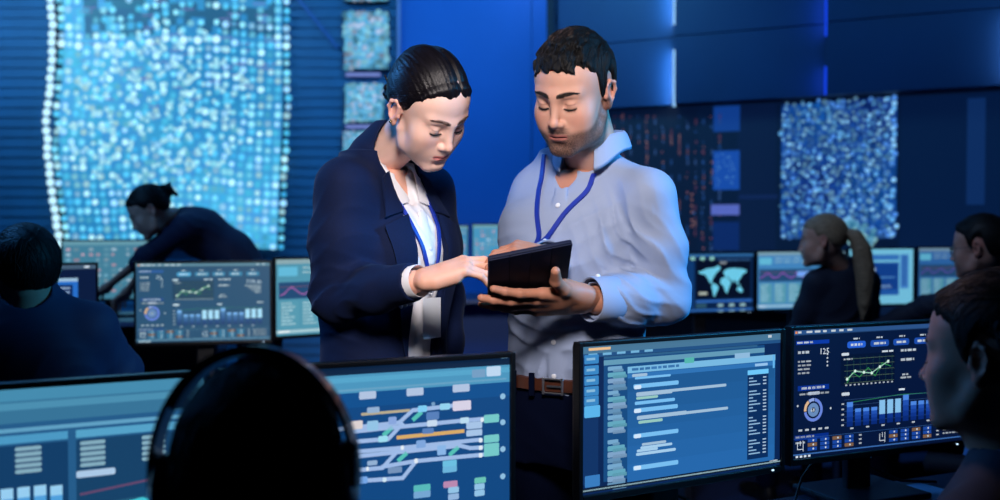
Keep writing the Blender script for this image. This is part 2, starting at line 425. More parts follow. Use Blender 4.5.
dots_display()
def side_tile(px0, py0, px1, py1, lab, seed, bg=(90, 175, 225)):
    Y = YB - .05; a, b = P(px0, py1, Y), P(px1, py0, Y); w, h = b.x - a.x, b.z - a.z
    o = empty('wall_display', ((a.x + b.x) / 2, Y, 0)); c = Canvas(w, h); q = random.Random(seed)
    c.rect(.02, .02, .98, .98, bg, .9); c.layer()
    for i in range(10):
        for j in range(10):
            u, v = (i + .5) / 10, (j + .5) / 10; m = math.exp(-((u - .5) ** 2 + (v - .5) ** 2) * 5)
            c.dot(u + q.uniform(-.03, .03), v + q.uniform(-.03, .03), q.uniform(.03, .06), q.choice([(150, 225, 250), (110, 200, 240), (190, 215, 250)]), q.uniform(.3, 1.0) * (.6 + .5 * m))
    s = c.build('screen', m_wallscr, o); s.location = (0, -.02, (a.z + b.z) / 2)
    MB().box((0, .012, (a.z + b.z) / 2), (w, .06, h)).build('backing', m_dark, o); tag(o, lab, 'wall display', 'square displays on the slatted wall')
side_tile(344, 11, 389, 70, 'square glowing display on slats, just above and left of the woman\'s head', 1)
side_tile(345, 83, 384, 122, 'smaller glowing square display behind the woman\'s hair bun', 2)
side_tile(343, 131, 372, 156, 'lowest glowing wall display, partly hidden by the woman\'s shoulder', 3)
side_tile(345, -45, 389, 2, 'glowing display at the top border above the woman', 4)
for y, lab in ((74.5, 'thin pale bar under the largest square wall display'), (126.5, 'thin pale bar under the small display behind the bun')):
    a, b = P(346, y + 1.3, YB - .03), P(380, y - 1.3, YB - .03)
    tag(MB().box(((a.x + b.x) / 2, YB - .02, (a.z + b.z) / 2), (b.x - a.x, .06, b.z - a.z)).build('light_bar', emis('pale_bar', (120, 140, 215), .9)), lab, 'light bar', 'pale bars between wall displays')
# diagonal strut across the slats
a, b = P(296, -4, YB - .008), P(338, 48, YB - .008)
tag(MB().box((0, 0, 0), ((b - a).length, .03, .03), Matrix.Translation((a + b) / 2) @ (b - a).to_track_quat('X', 'Z').to_matrix().to_4x4()).build('strut', mat('strut_paint', (50, 100, 165), .5)), 'thin diagonal strut fixed across the slatted wall', 'strut')

# ---------------- dark video wall on the right
def dark_video_wall():
    o = empty('video_wall'); o.matrix_world = MR @ Matrix.Translation((0, -.06, 0))
    z1, z0 = ZB, .75; h = z1 - z0; w = LR; c = Canvas(w, h); q = random.Random(9)
    def U(px): return along(px) / w
    def Vv(px, py):
        Yh = (A + dr * along(px)).y; return (z1 - P(px, py, Yh).z) / h
    c.rect(0, 0, 1, 1, (4, 19, 48)); c.layer()
    for px0, px1, colr in ((612, 700, (4, 16, 44)), (740, 778, (6, 22, 56)), (900, 1000, (4, 24, 60))):
        c.rect(U(px0), .01, U(px1), .95, colr)
    c.layer()
    # columns of small amber and red marks like a city at night
    for px in range(618, 730, 8):
        for py in range(118, 250, 5):
            if q.random() < .6:
                big = q.random() < .02
                col = q.choice([(130, 86, 96), (100, 60, 84), (60, 96, 160), (150, 110, 110), (40, 86, 160)]) if not big else (240, 190, 130)
                r = .008 if big else q.uniform(.003, .0055); c.dot(U(px + q.uniform(-1, 1)), Vv(px, py), r, col, .8 if big else q.uniform(.6, 1.1)); (c.rect(U(px), Vv(px, py - 3), U(px + 1.2), Vv(px, py + 3), col, .5) if q.random() < .4 else None)
    for py in (195, 200, 206, 212, 220, 226): c.dot(U(695), Vv(695, py), .005, (190, 130, 120), .6)
    for (a, b, cc, d, col, m) in ((716, 108, 742, 132, (20, 70, 160), .7), (716, 152, 742, 190, (24, 80, 180), .8), (714, 205, 742, 215, (100, 120, 220), .7), (716, 222, 742, 250, (8, 36, 96), 1)):
        c.rect(U(a), Vv(a, b), U(cc), Vv(cc, d), col, m); c.layer()
        for k in range(28):
            if col[2] < 170 or col[0] > 50: break
            c.dot(U(q.uniform(a + 3, cc - 3)), Vv(a, q.uniform(b + 3, d - 3)), .004, (90, 160, 240), .6)
    c.layer()
    # sheet of dots between columns 782 and 898
    nx, ny = 27, 30
    for i in range(nx):
        for j in range(ny):
            u, v = i / nx, j / ny; px = 783 + 114 * u; py0 = 107 - 9 * u; py = py0 + (238 - py0) * v; dens = .5 + .5 * math.sin(u * 6) * math.cos(v * 5)
            c.poly([(U(px), Vv(px, py)), (U(px + 4.25), Vv(px, py)), (U(px + 4.25), Vv(px, py + 4.7)), (U(px), Vv(px, py + 4.7))], (18, 52 + 30 * dens, 128 + 34 * dens), q.uniform(.5, 1.15))
    c.layer()
    nx, ny = 23, 28
    for i in range(nx):
        for j in range(ny):
            u, v = (i + .5) / nx, (j + .5) / ny; px = 783 + 113 * u; py0 = 105 - 8 * u; py = py0 + (238 - py0) * v
            if q.random() < .12: continue
            b = q.choice([.3, .45, .6, .85]); r = q.uniform(.007, .0125)
            if i == nx - 1: b = .95; r = .012
            c.dot(U(px + q.gauss(0, 1.4)), Vv(px, py + q.gauss(0, 1.2)), r, q.choice([(100, 175, 240), (80, 145, 235), (135, 200, 250)]), b)
    for k in range(34): c.layer(); c.dot(U(q.uniform(848, 876)), Vv(860, q.uniform(222, 244)), .014, q.choice([(110, 190, 230), (80, 170, 220), (150, 210, 220)]), q.uniform(.4, .7))
    c.layer(); c.L = min(c.L, 20)
    for y in (196, 198): c.rect(U(742), Vv(742, y), U(780), Vv(742, y + .8), (20, 44, 100))
    c.rect(U(966), Vv(970, 100), U(984), Vv(970, 205), (12, 42, 92))
    s = c.build('screen', m_wallscr, o); s.location = (w / 2, -.04, (z0 + z1) / 2)
    MB().box((w / 2, .03, (z0 + z1) / 2), (w, .1, h)).build('backing', m_dark, o)
    tag(o, 'long dark video wall with a square sheet of blue dots, right of the man', 'video wall')
dark_video_wall()
for nm, c, d in (('wall_left', (-6.95, 3.2, ZCEIL / 2), (.1, 13, ZCEIL)), ('wall_side_right', (6.95, 3.2, ZCEIL / 2), (.1, 13, ZCEIL)), ('wall_front', (0, -3.3, ZCEIL / 2), (14, .1, ZCEIL))):
    MB().box(c, d).build(nm, m_dark)['kind'] = 'structure'
# ================================================================ MONITORS, DESKS, CHAIRS
class Mon:
    """a monitor whose top corners stand at TL and TR"""
    def __init__(s, TL, TR, h, zdesk, name_label, cat='monitor', group=None, m_screen=None, bz=.009, led=True, chin=.014, cable=False):
        s.TL, s.TR = Vector(TL), Vector(TR); s.h = h; d = s.TR - s.TL; d.z = 0; s.w = d.length; s.ztop = (TL.z + TR.z) / 2
        c = (s.TL + s.TR) / 2; yaw = math.atan2(d.y, d.x); s.o = o = empty('monitor', (c.x, c.y, zdesk), yaw); s.zb = s.ztop - h - zdesk
        tag(o, name_label, 'monitor', group); s.bz = bz; s.chin = chin; zc = s.zb + h / 2; s.m_screen = m_screen or m_scr
        f = MB()   # frame: four rails round the panel plus the shell behind it
        W, H = s.w, h
        f.box((-W / 2 + bz / 2, 0.004, zc), (bz, .022, H), bev=.002); f.box((W / 2 - bz / 2, .004, zc), (bz, .022, H), bev=.002)
        f.box((0, .004, zc + H / 2 - bz / 2), (W - 2 * bz, .022, bz), bev=.002); f.box((0, .004, zc - H / 2 + chin / 2), (W - 2 * bz, .022, chin), bev=.002)
        f.build('bezel', m_black, o)
        b = MB(); b.box((0, .019, zc), (W * .985, .014, H * .97), bev=.006); b.box((0, .036, zc - .01), (W * .55, .026, H * .5), bev=.01)
        for k in range(7): b.box((0, .0495, zc + .03 - k * .012), (W * .3, .003, .004))
        b.build('back_shell', m_grey, o)
        n = MB(); n.box((0, .075, s.zb * .5 + H * .2), (.07, .02, s.zb + H * .4), bev=.006); n.box((0, .058, zc - .01), (.08, .03, .08), bev=.004); n.build('stand_neck', m_grey, o)
        p = MB(); p.box((0, .06, .008), (.24, .19, .014), bev=.006); p.build('stand_base', m_grey, o)
        if cable:
            cb = MB(); cb.tube([(.03, .06, zc - .06), (.05, .10, zc - .12), (.10, .13, s.zb * .6), (.07, .14, .05), (.16, .10, .006), (W * .45, .06, .005)], .0035, 8); cb.tube([(-.03, .06, zc - .06), (-.07, .10, zc - .14), (-.12, .12, s.zb * .35), (-.2, .05, .006), (-.24, -.02, .005)], .003, 8); cb.build('cable', m_black, o, True)
        if led: MB().box((W / 2 - .035, -.008, zc - H / 2 + chin / 2), (.005, .002, .003)).build('power_light', m_led, o)
        s.c = Canvas(W - 2 * bz, H - bz - chin)
        s.i0 = s.TL + (s.TR - s.TL) * (bz / W); s.i1 = s.TR - (s.TR - s.TL) * (bz / W)
    def map(s, x0, y0, k):
        def f(cx, cy):
            px, py = x0 + cx / k, y0 + cy / k; u = (px - 500) / FPX
            a, b = s.i0, s.i1; t = (u * a.y - a.x) / ((b.x - a.x) - u * (b.y - a.y)); Y = a.y + (b.y - a.y) * t
            return t, (s.ztop - s.bz - P(px, py, Y).z) / s.c.h
        return f
    def done(s):
        o = s.c.build('screen', s.m_screen, s.o); o.location = (0, -.0005, s.zb + s.chin + s.c.h / 2); return s
m_led = emis('power_led', (190, 225, 255), 1.6)
DZ = .76
def top(px, py, Y): return P(px, py, Y)
def wrect(c, f, x0, y0, x1, y1, col, a=1.0, r=True):
    u0, v0 = f(x0, (y0)); u1, v1 = f(x1, y1)
    c.rr(u0, v0, u1, v1, col, a, .008) if r else c.rect(u0, v0, u1, v1, col, a)

def dashboard(c, bg, ink, haze, cards, big='125', seed=0, blue=(30, 90, 230), lite=(150, 210, 245), gain=1.0):
    """u,v dashboard as on the photograph's two chart monitors"""
    g = gain
    c.rect(0, 0, 1, 1, bg); c.layer(); c.rect(0, 0, 1, .035, haze, .6 * g); c.rect(0, .035, 1, .042, haze, .3 * g)
    c.layer(); q = random.Random(seed)
    for k in range(7): c.rect(.03 + k * .045, .01, .03 + k * .045 + q.uniform(.015, .035), .026, ink, .8 * g)
    c.rect(.015, .01, .026, .028, (240, 150, 90), g); c.rect(.9, .01, .915, .024, ink, g); c.rect(.945, .01, .96, .024, ink, g)
    # left column
    c.rect(.02, .085, .2, .115, blue, .55 * g); c.words(.025, .092, .11, .014, ink, .8 * g)
    c.words(.03, .165, .09, .02, ink, .8 * g); c.layer(); c.text(big, .145 if len(big) < 4 else .13, .148, .05, ink, g)
    for k in range(4): c.words(.03, .24 + k * .03, .1, .013, ink, .6 * g, k); c.dot(.19, .2 + k * .03, .008, ink, .8 * g)
    c.rect(.03, .435, .2, .475, blue, .4 * g); c.words(.05, .447, .18, .018, ink, .9 * g); c.words(.04, .495, .2, .014, ink, .5 * g)
    c.rr(.085, .488, .15, .512, (200, 215, 235), .9 * g, .01)
    c.ring(.115, .63, .068, .092, -80, 170, (110, 140, 230), g); c.ring(.115, .63, .068, .092, 175, 235, (230, 190, 150), g)
    c.ring(.115, .63, .068, .092, 238, 276, (150, 175, 235), g); c.ring(.115, .63, .02, .054, 0, 360, (120, 160, 215), .8 * g); c.layer(); c.text('68', .1, .615, .03, ink, g)
    for k in range(5): c.rect(.035 + k * .036, .775, .055 + k * .036, .79, ink, .7 * g)
    c.dot(.21, .63, .009, ink, .8 * g); c.dot(.03, .59, .009, ink, .7 * g)
    c.rect(.015, .82, .2, .86, blue, .35 * g); c.words(.02, .828, .12, .014, ink, .6 * g); c.words(.02, .872, .07, .014, ink, .7 * g)
    # tabs
    for k, (a, b) in enumerate(((.3, .405), (.432, .54), (.565, .66), (.69, .79), (.82, .92))):
        c.rr(a, .112, b, .165, cards, (1.0 if k == 0 else .62) * g, .02); c.layer(); c.words(a + .02, .13, b - .02, .018, ink, .95 * g); c.L -= 1
        c.words(a + .035, .085, a + .07, .012, ink, .8 * g)
    c.layer()
    # line chart
    c.rect(.265, .215, .575, .46, bg, .75 * g); c.layer()
    for k in range(5): c.line([(.285, .25 + k * .048), (.57, .25 + k * .048)], .003, (120, 150, 120), .55 * g)
    for k in range(8): c.line([(.3 + k * .037, .235), (.3 + k * .037, .44)], .002, (60, 130, 120), .5 * g)
    c.rr(.268, .2, .31, .222, ink, .9 * g, .01); c.words(.28, .245, .33, .012, ink, .7 * g); c.words(.5, .2, .57, .014, ink, .9 * g)
    pts = [(.3, .41), (.345, .35), (.395, .365), (.44, .375), (.487, .33), (.535, .29)]
    c.layer(); c.line([(.3, .44), (.33, .36), (.37, .4), (.42, .33), (.46, .4), (.5, .3), (.55, .33)], .006, (60, 170, 90), .8 * g)
    c.line(pts, .008, (170, 225, 200), .9 * g)
    for p in pts: c.layer(); c.dot(p[0], p[1], .013, (220, 250, 235), g); c.L -= 1
    for k in range(12): c.rect(.29 + k * .024, .452, .3 + k * .024, .464, ink, .6 * g)
    # right text block
    c.words(.61, .2, .7, .018, ink, .8 * g); c.words(.61, .275, .69, .02, ink, .7 * g); c.words(.62, .4, .655, .014, ink, .7 * g); c.words(.61, .425, .68, .014, ink, .6 * g)
    c.text('110 m', .82, .21, .055, ink, g)
    for k in range(4): c.words(.81 + k * .025, .285 + k * .028, .93, .014, ink, .7 * g, k)
    # bars
    hs = [.93, .66, .66, .66, .9, .9, .9, 1.02, .74, .74, .74, .94, .94, .94]; zb = .79; H = .21
    for k in range(5): c.line([(.285, .575 + k * .045), (.945, .575 + k * .045)], .0025, (70, 110, 170), .6 * g)
    c.line([(.3, .6), (.6, .57), (.945, .58)], .004, (60, 170, 110), .7 * g)
    for k, hh in enumerate(hs):
        x = .3 + k * .0465; c.layer(); n = 5
        for j in range(n):
            f0, f1 = j / n, (j + 1) / n; t = f0 ** 1.5
            base = tuple(blue[i] * (.55 + .45 * f0) + 40 * t * (i < 2) for i in range(3))
            if k in (4, 5, 6, 11, 12, 13) and j >= 2: base = lite
            if j == n - 1 and k not in (4, 5, 6, 11, 12, 13): base = tuple((blue[i] + lite[i]) / 2 for i in range(3))
            c.rect(x, zb - H * hh * f1, x + .034, zb - H * hh * f0, base, g)
        c.L -= 1
    for k in range(5): c.rect(.27, .6 + k * .042, .284, .612 + k * .042, ink, .6 * g)
    for k in range(7): c.rect(.32 + k * .09, .8, .338 + k * .09, .812, ink, .7 * g)
    c.rr(.27, .515, .315, .54, ink, .85 * g, .01); c.rect(.6, .52, .635, .535, ink, g); c.words(.9, .5, .95, .016, ink, .8 * g)
    # lower tables
    c.line([(.01, .845), (.99, .845)], .003, haze, .7 * g); c.layer()
    for bx in (.03, .49):
        c.line([(bx, .875), (bx, .93), (bx + .03, .93)], .005, ink, g); c.line([(bx + .015, .865), (bx + .015, .9)], .005, ink, g); c.line([(bx + .03, .865), (bx + .03, .945)], .005, ink, g)
        for k in range(4):
            for j in range(3):
                cc = cards if (k * 3 + j) % 5 != 1 else (170, 130, 100)
                c.rect(bx + .055 + k * .068, .855 + j * .033, bx + .105 + k * .068, .882 + j * .033, cc, .55 * g); c.layer(); c.dot(bx + .085 + k * .068, .868 + j * .033, .008, ink, .9 * g); c.L -= 1
        for j in range(3): c.rect(bx + .34, .86 + j * .033, bx + .355, .872 + j * .033, ink, .6 * g)
    for j in range(3): c.words(.87, .86 + j * .03, .97, .013, ink, .5 * g, j)
    c.layer(); c.rect(0, .965, 1, .975, haze, 1.0 * g); c.rect(0, .975, 1, 1, bg, .8)
    for k in range(4): c.layer(); c.rect(.02 + k * .022, .978, .033 + k * .022, .994, ink, g)
    c.L = min(c.L, 24)

# ---- foreground row: A, B on the near left, C, D on the right
INK = (225, 238, 250)
z1 = CAMZ - .215
def on(px, Y): return Vector(((px - 500) / FPX * Y, Y, z1))
A_ = Mon(Vector((-.905, 1.235, z1)), Vector((-.432, 1.482, z1)), .30, DZ, 'blurred teal chart monitor in the near left corner, left of the headset wearer', group='monitors on the near desks')
f = A_.map(0, 330, 2.942); c = A_.c
BGA = (38, 92, 138)
c.rect(0, 0, 1, 1, BGA); c.layer(); c.rect(0, .0, 1, .06, (70, 140, 175)); c.rect(0, .06, 1, .17, (56, 116, 152)); c.layer()
c.rect(0, .07, 1, .105, (80, 150, 185), .9); c.rect(0, .195, 1, .215, (96, 160, 195)); c.rect(0, .23, .28, .27, (80, 160, 205), .9); c.rect(0.30, .23, .64, .27, (80, 160, 205), .9); c.rect(.66, .23, .99, .27, (90, 170, 210), .9)
c.rect(.3, .28, .64, .84, (20, 62, 104)); c.rect(.66, .28, .99, .84, (24, 66, 104)); c.rect(0, .28, .28, .84, (22, 64, 106)); c.layer()
for u, s_ in ((.405, '35'), (.54, '9'), (.7, '24'), (.86, '10')):
    for k in range(5):
        c.rr(u - .03, .29 + k * .028, u + .035, .31 + k * .028, (150, 195, 215), .75, .01)
c.rr(.66, .44, .76, .475, (175, 205, 235), .95, .01)
for k in range(8):
    x = .315 + k * .04; hh = [.2, .19, .2, .22, .21, .21, .21, .2][k]
    for j in range(4): c.rect(x, .70 - hh * (j + 1) / 4, x + .03, .70 - hh * j / 4, [(24, 80, 160), (30, 100, 190), (80, 160, 220), (150, 205, 240)][j])
for k in range(8):
    x = .01 + k * .036; hh = .16 + .04 * math.sin(k)
    for j in range(4): c.rect(x, .72 - hh * (j + 1) / 4, x + .026, .72 - hh * j / 4, [(24, 80, 160), (30, 100, 190), (80, 160, 220), (150, 205, 240)][j])
c.line([(.67, .56), (.82, .53), (.97, .5)], .012, (110, 80, 120), .8); c.line([(.68, .52 + .1), (.98, .6)], .006, (50, 110, 140), .8)
c.layer(); c.line([(.69, .68), (.72, .645), (.75, .66), (.79, .63), (.83, .62), (.86, .64), (.9, .55), (.905, .60), (.97, .585)], .016, (70, 200, 215), 1)
for k in range(4): c.dot(.7 + k * .08, .72, .012, (90, 150, 180), .8)
for k in range(3): c.rect(.02 + k * .34, .86, .28 + k * .34, .96, (70, 150, 190), .8); c.layer(); c.words(.04 + k * .34, .89, .2 + k * .34, .03, INK, .5, k)
A_.done()

B_ = Mon(Vector((-.42, 1.49, z1)), Vector((.024, 1.693, z1)), .30, DZ, 'monitor with branching route diagram, beside the headset wearer and below the woman', group='monitors on the near desks')
f = B_.map(300, 330, 2.941); c = B_.c
c.rect(0, 0, 1, 1, (18, 72, 130)); c.layer(); c.rect(0, 0, 1, .045, (12, 36, 66), 1); c.rect(0, .045, 1, .15, (76, 150, 190)); c.rect(0, .06, 1, .09, (90, 170, 206)); c.rect(0, .15, 1, .235, (18, 80, 142))
def T(x0, y0, x1, y1, col, a=1.0, w=None):
    c.layer(); wrect(c, f, x0, y0, x1, y1, col, a); c.L -= 1
a0, b0 = f(105, 180), f(605, 143); c.line([a0, b0], .012, (120, 180, 215), .8)
T(505, 117, 545, 138, (130, 175, 215), .8); T(548, 108, 590, 134, (190, 215, 240)); T(588, 70, 612, 82, (130, 180, 210)); T(560, 73, 580, 82, (120, 160, 190))
for x, y in ((172, 182), (312, 172), (448, 161)): T(x, y, x + 50, y + 19, (185, 205, 235), .9)
for y in (195, 271, 350, 430): c.layer(); u, v = f(596, y); c.dot(u, v, .018, (150, 200, 235), .9, 12); c.L -= 1
def trk(pts, col=(165, 195, 240), wd=.024): c.layer(); c.line([f(*p) for p in pts], wd, col, .9); c.L -= 1
trk([(110, 292), (290, 272), (330, 236), (450, 222)]); trk([(140, 300), (235, 290), (480, 266), (540, 261)]); trk([(160, 328), (258, 320), (300, 275)]); trk([(160, 358), (300, 346), (530, 322)])
trk([(165, 412), (240, 405), (290, 350)]); trk([(160, 372), (470, 340), (500, 347), (535, 345)]); trk([(150, 445), (300, 435), (340, 385), (240, 402)]); trk([(340, 385), (540, 366)])
trk([(180, 248), (320, 236)], (190, 180, 150), .016); trk([(285, 316), (480, 297)], (225, 180, 110), .022)
for (x, y) in ((245, 300), (332, 255), (288, 375), (440, 358)): trk([(x, y + 8), (x + 22, y - 12)], (90, 200, 190), .026)
for (x0, y0, x1, y1, cc) in ((448, 210, 502, 234, (220, 215, 235)), (345, 223, 372, 240, (130, 210, 250)), (410, 217, 440, 233, (150, 215, 245)), (470, 258, 496, 273, (190, 225, 245)), (372, 266, 402, 282, (205, 225, 245)),
        (540, 250, 585, 270, (120, 205, 205)), (540, 310, 585, 328, (120, 205, 205)), (540, 335, 585, 350, (120, 205, 205)), (540, 352, 585, 368, (120, 205, 205)), (488, 272, 535, 288, (170, 200, 235)), (488, 295, 535, 309, (170, 200, 235)),
        (195, 228, 232, 242, (150, 180, 215)), (195, 268, 228, 294, (150, 200, 235)), (228, 312, 256, 328, (160, 225, 245)), (258, 256, 282, 276, (140, 170, 225)), (370, 242, 408, 262, (90, 130, 190)), (358, 290, 392, 303, (90, 130, 190)),
        (340, 325, 368, 345, (130, 170, 225)), (402, 340, 428, 366, (140, 185, 235)), (256, 405, 298, 418, (120, 150, 190)), (418, 385, 460, 399, (110, 195, 230)), (418, 402, 460, 416, (110, 185, 225)), (385, 212, 396, 222, (120, 160, 200)),
        (332, 457, 382, 471, (90, 190, 190)), (332, 476, 382, 490, (120, 170, 215)), (420, 446, 462, 460, (190, 140, 180)), (434, 463, 466, 477, (150, 200, 235)), (434, 483, 466, 497, (150, 185, 225)), (512, 435, 546, 448, (110, 200, 185)), (512, 453, 542, 467, (150, 200, 235)), (512, 472, 542, 486, (150, 200, 235)),
        (148, 268, 182, 290, (225, 215, 215)), (118, 366, 156, 388, (240, 195, 160)), (195, 385, 225, 396, (150, 180, 215)), (172, 432, 196, 450, (120, 170, 235)), (110, 413, 152, 423, (130, 190, 230)), (110, 447, 152, 457, (130, 190, 225)),
        (530, 258, 540, 270, (230, 240, 250)), (525, 318, 536, 330, (230, 240, 250)), (525, 340, 536, 352, (230, 240, 250)), (525, 362, 536, 374, (230, 240, 250)), (334, 378, 345, 391, (230, 240, 250)), (294, 340, 304, 352, (230, 240, 250)), (192, 402, 200, 414, (230, 240, 250)), (240, 434, 252, 446, (210, 235, 250))):
    c.layer(); T(x0, y0, x1, y1, cc, .95); c.L -= 1
B_.done()

C_ = Mon(P(577.5, 342.5, 1.84), P(783.5, 328.2, 2.09), .30, DZ, 'monitor with overlapping windows of code lines, right of the man\'s belt', group='monitors on the near desks', cable=True)
f = C_.map(570, 320, 2.777); c = C_.c
c.rect(0, 0, 1, 1, (10, 36, 82)); c.layer()
def Q(x0, y0, x1, y1, col, a=1.0, r=False):
    c.layer(); wrect(c, f, x0, y0, x1, y1, col, a, r); c.L -= 1
c.rect(0, 0, 1, .05, (80, 130, 165), .8); c.rect(0, .05, 1, .075, (34, 80, 130)); c.layer()
u, v = f(52, 72); c.rect(u, .012, u + .1, .03, (235, 190, 140)); c.rect(.93, .01, .95, .03, INK, .7)
for k in range(5): c.rect(.03 + k * .065, .05, .07 + k * .065, .066, (120, 185, 225), .9)
c.rect(0, .085, .075, .93, (16, 50, 100))
for y in (98, 128, 157, 186, 213): Q(40, y, 80, y + 22, (60, 140, 205), .9, True); c.layer(); Q(46, y + 8, 70, y + 13, (150, 205, 240), .8); c.L -= 1
Q(40, 240, 84, 268, (90, 180, 235), 1, True); Q(42, 434, 84, 460, (60, 130, 200), .9, True); c.layer()
u0, v0 = f(94, 104); u1, v1 = f(515, 84)
c.rect(u0, v0 + .0, .91, .93, (22, 74, 128)); c.layer(); c.rect(u0, v0 + .02, .91, v0 + .055, (110, 170, 200), .8); c.rect(u0, v0 - .005, .87, v0 + .01, (60, 120, 170), .6)
for k, y in enumerate(range(130, 470, 17)):
    x0 = 105; 
    if 310 < y < 320: continue
    w = [40, 50, 46, 50, 30, 48, 50, 36][k % 8]; cc = [(130, 185, 225), (110, 185, 210), (140, 180, 220), (110, 160, 200)][k % 4]
    Q(x0, y, x0 + w, y + 8, cc, .8, True); Q(x0 + 14, y + 7, x0 + w + 4, y + 12, cc, .6, True)
c.layer(); c.layer()
u2, v2 = f(160, 130); c.rect(u2, v2, .97, .945, (34, 96, 158)); c.layer()
for k in range(6): c.rect(u2, v2 + .05 + k * .125, .965, v2 + .05 + (k + 1) * .125, (30 + k * 1.5, 88 + k * 3, 146 + k * 5))
c.layer(); c.rect(u2, v2, .97, v2 + .045, (120, 185, 225)); c.rect(u2, v2 + .05, .97, v2 + .08, (50, 120, 190), .9); c.layer()
c.words(u2 + .02, v2 + .012, u2 + .25, .018, (60, 120, 180)); Q(318, 105, 345, 118, (90, 190, 180), .9, True); Q(458, 93, 500, 104, (150, 195, 230), .9)
def row(y, x0, x1, slope=-.11, t=8, col=(165, 210, 240), a=1):
    u0, v0 = f(x0, y); u1, v1 = f(x1, y + slope * (x1 - x0)); c.layer(); c.rr(u0, (v0 + v1) / 2 - t / 2 / 440, u1, (v0 + v1) / 2 + t / 2 / 440, col, a, .01); c.L -= 1
L1_, L2_, L3_ = (120, 190, 240), (165, 205, 235), (160, 190, 215)
for y, x0, x1, t, cl in ((155, 172, 215, 9, L3_), (163, 180, 280, 7, L1_), (186, 176, 302, 13, L1_), (207, 184, 435, 9, L3_), (208, 184, 285, 12, L3_), (218, 184, 245, 8, (150, 200, 190)), (232, 180, 292, 10, L1_), (252, 178, 300, 13, L1_),
        (273, 186, 440, 9, L3_), (272, 186, 325, 12, L3_), (284, 190, 258, 9, (150, 200, 190)), (322, 176, 302, 13, L1_), (345, 200, 268, 8, L3_), (354, 196, 285, 8, L2_), (363, 186, 245, 8, L2_), (372, 184, 295, 9, L2_), (410, 176, 302, 14, L1_)):
    row(y, x0, x1, -.115, t, cl)
for y in (186, 252, 322, 410): c.layer(); row(y, 178, 198, 0, 12, (210, 230, 250)); c.L -= 1
c.layer(); ua, va = f(494, 140); ub, vb = f(552, 372); c.rect(ua, va, ub, vb + .02, (10, 44, 92)); c.layer(); c.rect(ua, va, ub, va + .035, (110, 200, 250))
for k in range(24):
    if k in (3, 11, 18): continue
    v = va + .055 + k * .0245; c.rect(ua + .008, v, ua + .03 + .02 * ((k * 7) % 3), v + .009, (150, 195, 230), .9); c.rect(ub - .03, v, ub - .012, v + .009, (180, 210, 235), .9)
c.rect(ub - .075, va - .045, ub - .005, va - .025, (150, 195, 235)); c.rect(.955, .16, .966, .26, (100, 180, 235))
c.layer(); c.rect(0, .955, 1, .985, (14, 30, 52)); c.rect(0, .966, 1, .976, (170, 205, 215), .8); c.rect(.94, .955, .985, .965, INK, .9)
C_.c.L = 20; C_.done()

D_ = Mon(P(789, 326.8, 2.13), P(967, 317.2, 2.335), .30, DZ, 'navy dashboard monitor with bar chart, in front of the seated man at right border', group='monitors on the near desks', cable=True)
dashboard(D_.c, (6, 22, 58), INK, (60, 110, 180), (40, 100, 220), '125', 1, (20, 80, 225), (140, 200, 245), .9); D_.done()

# ---- middle left row
G2 = 'monitors on the far desks'
L2 = Mon(P(133.5, 264, 3.93), P(272, 258, 4.04), .335, .70, 'light teal dashboard monitor with bar chart, below the bending woman', group=G2)
dashboard(L2.c, (44, 84, 116), (215, 240, 250), (120, 175, 200), (80, 170, 215), '12', 2, (70, 130, 215), (170, 225, 250), .95); L2.done()
L3 = Mon(P(273.5, 257.5, 4.06), P(405, 255, 4.4), .335, .70, 'teal monitor half hidden by the standing woman\'s elbow, with wavy line chart', group=G2)
def tables(c, bg=(84, 156, 182), ink=(190, 230, 240), line=(190, 110, 190), seed=0, g=1.0):
    q = random.Random(seed); c.rect(0, 0, 1, 1, bg, .9 * g); c.layer(); c.rect(0, 0, 1, .06, ink, .5 * g)
    c.rect(.02, .1, .16, .22, (110, 205, 240), .8 * g); c.rect(0.02, .3, .98, .52, (40, 84, 130), .8 * g)
    for k in range(8):
        for j in range(2): c.words(.2 + k * .1, .1 + j * .06, .28 + k * .1, .025, ink, .8 * g, k)
    c.layer(); pts = [(.03 + i * .03, .46 - .09 * abs(math.sin(i * .55)) ** 3 + q.uniform(-.012, .012)) for i in range(32)]; c.line(pts, .012, line, .9 * g); c.line([(.03, .36), (.97, .36)], .004, (220, 130, 130), .5 * g)
    for i in range(6):
        c.rect(.03 + i * .16, .55, .17 + i * .16, .9, (96, 170, 195), .8 * g); c.layer()
        for j in range(7): c.words(.04 + i * .16, .57 + j * .045, .1 + i * .16 + q.uniform(0, .05), .02, ink, .9 * g, j)
        c.L -= 1
    c.layer(); c.rect(0, .93, 1, .97, ink, .75 * g); c.rect(.02, .94, .1, .96, (255, 255, 255), g)
tables(L3.c); L3.done()
L1 = Mon(P(-42, 266, 3.62), P(98, 261, 3.86), .335, .70, 'blue window monitor behind the seated man at the left border', group=G2)
c = L1.c; c.rect(0, 0, 1, 1, (12, 28, 62)); c.layer(); c.rect(0, 0, 1, .05, (90, 120, 150), .6); c.rect(.02, .1, .7, .95, (16, 60, 130)); c.layer(); c.rect(.3, .16, .86, .93, (40, 110, 200)); c.layer(); c.rect(.3, .16, .86, .2, (170, 210, 240), .8)
for k in range(9): c.words(.33, .24 + k * .065, .55, .025, (190, 220, 245), .8, k)
c.rect(.62, .24, .82, .9, (14, 44, 96)); c.layer()
for k in range(12): c.words(.64, .27 + k * .05, .8, .022, (170, 200, 235), .9, k)
c.rect(.91, .015, .95, .035, INK); L1.done()
LF = Mon(P(61, 240, 5.35), P(158, 239, 5.5), .335, .88, 'far teal monitor on the desk the bending woman leans over', group=G2)
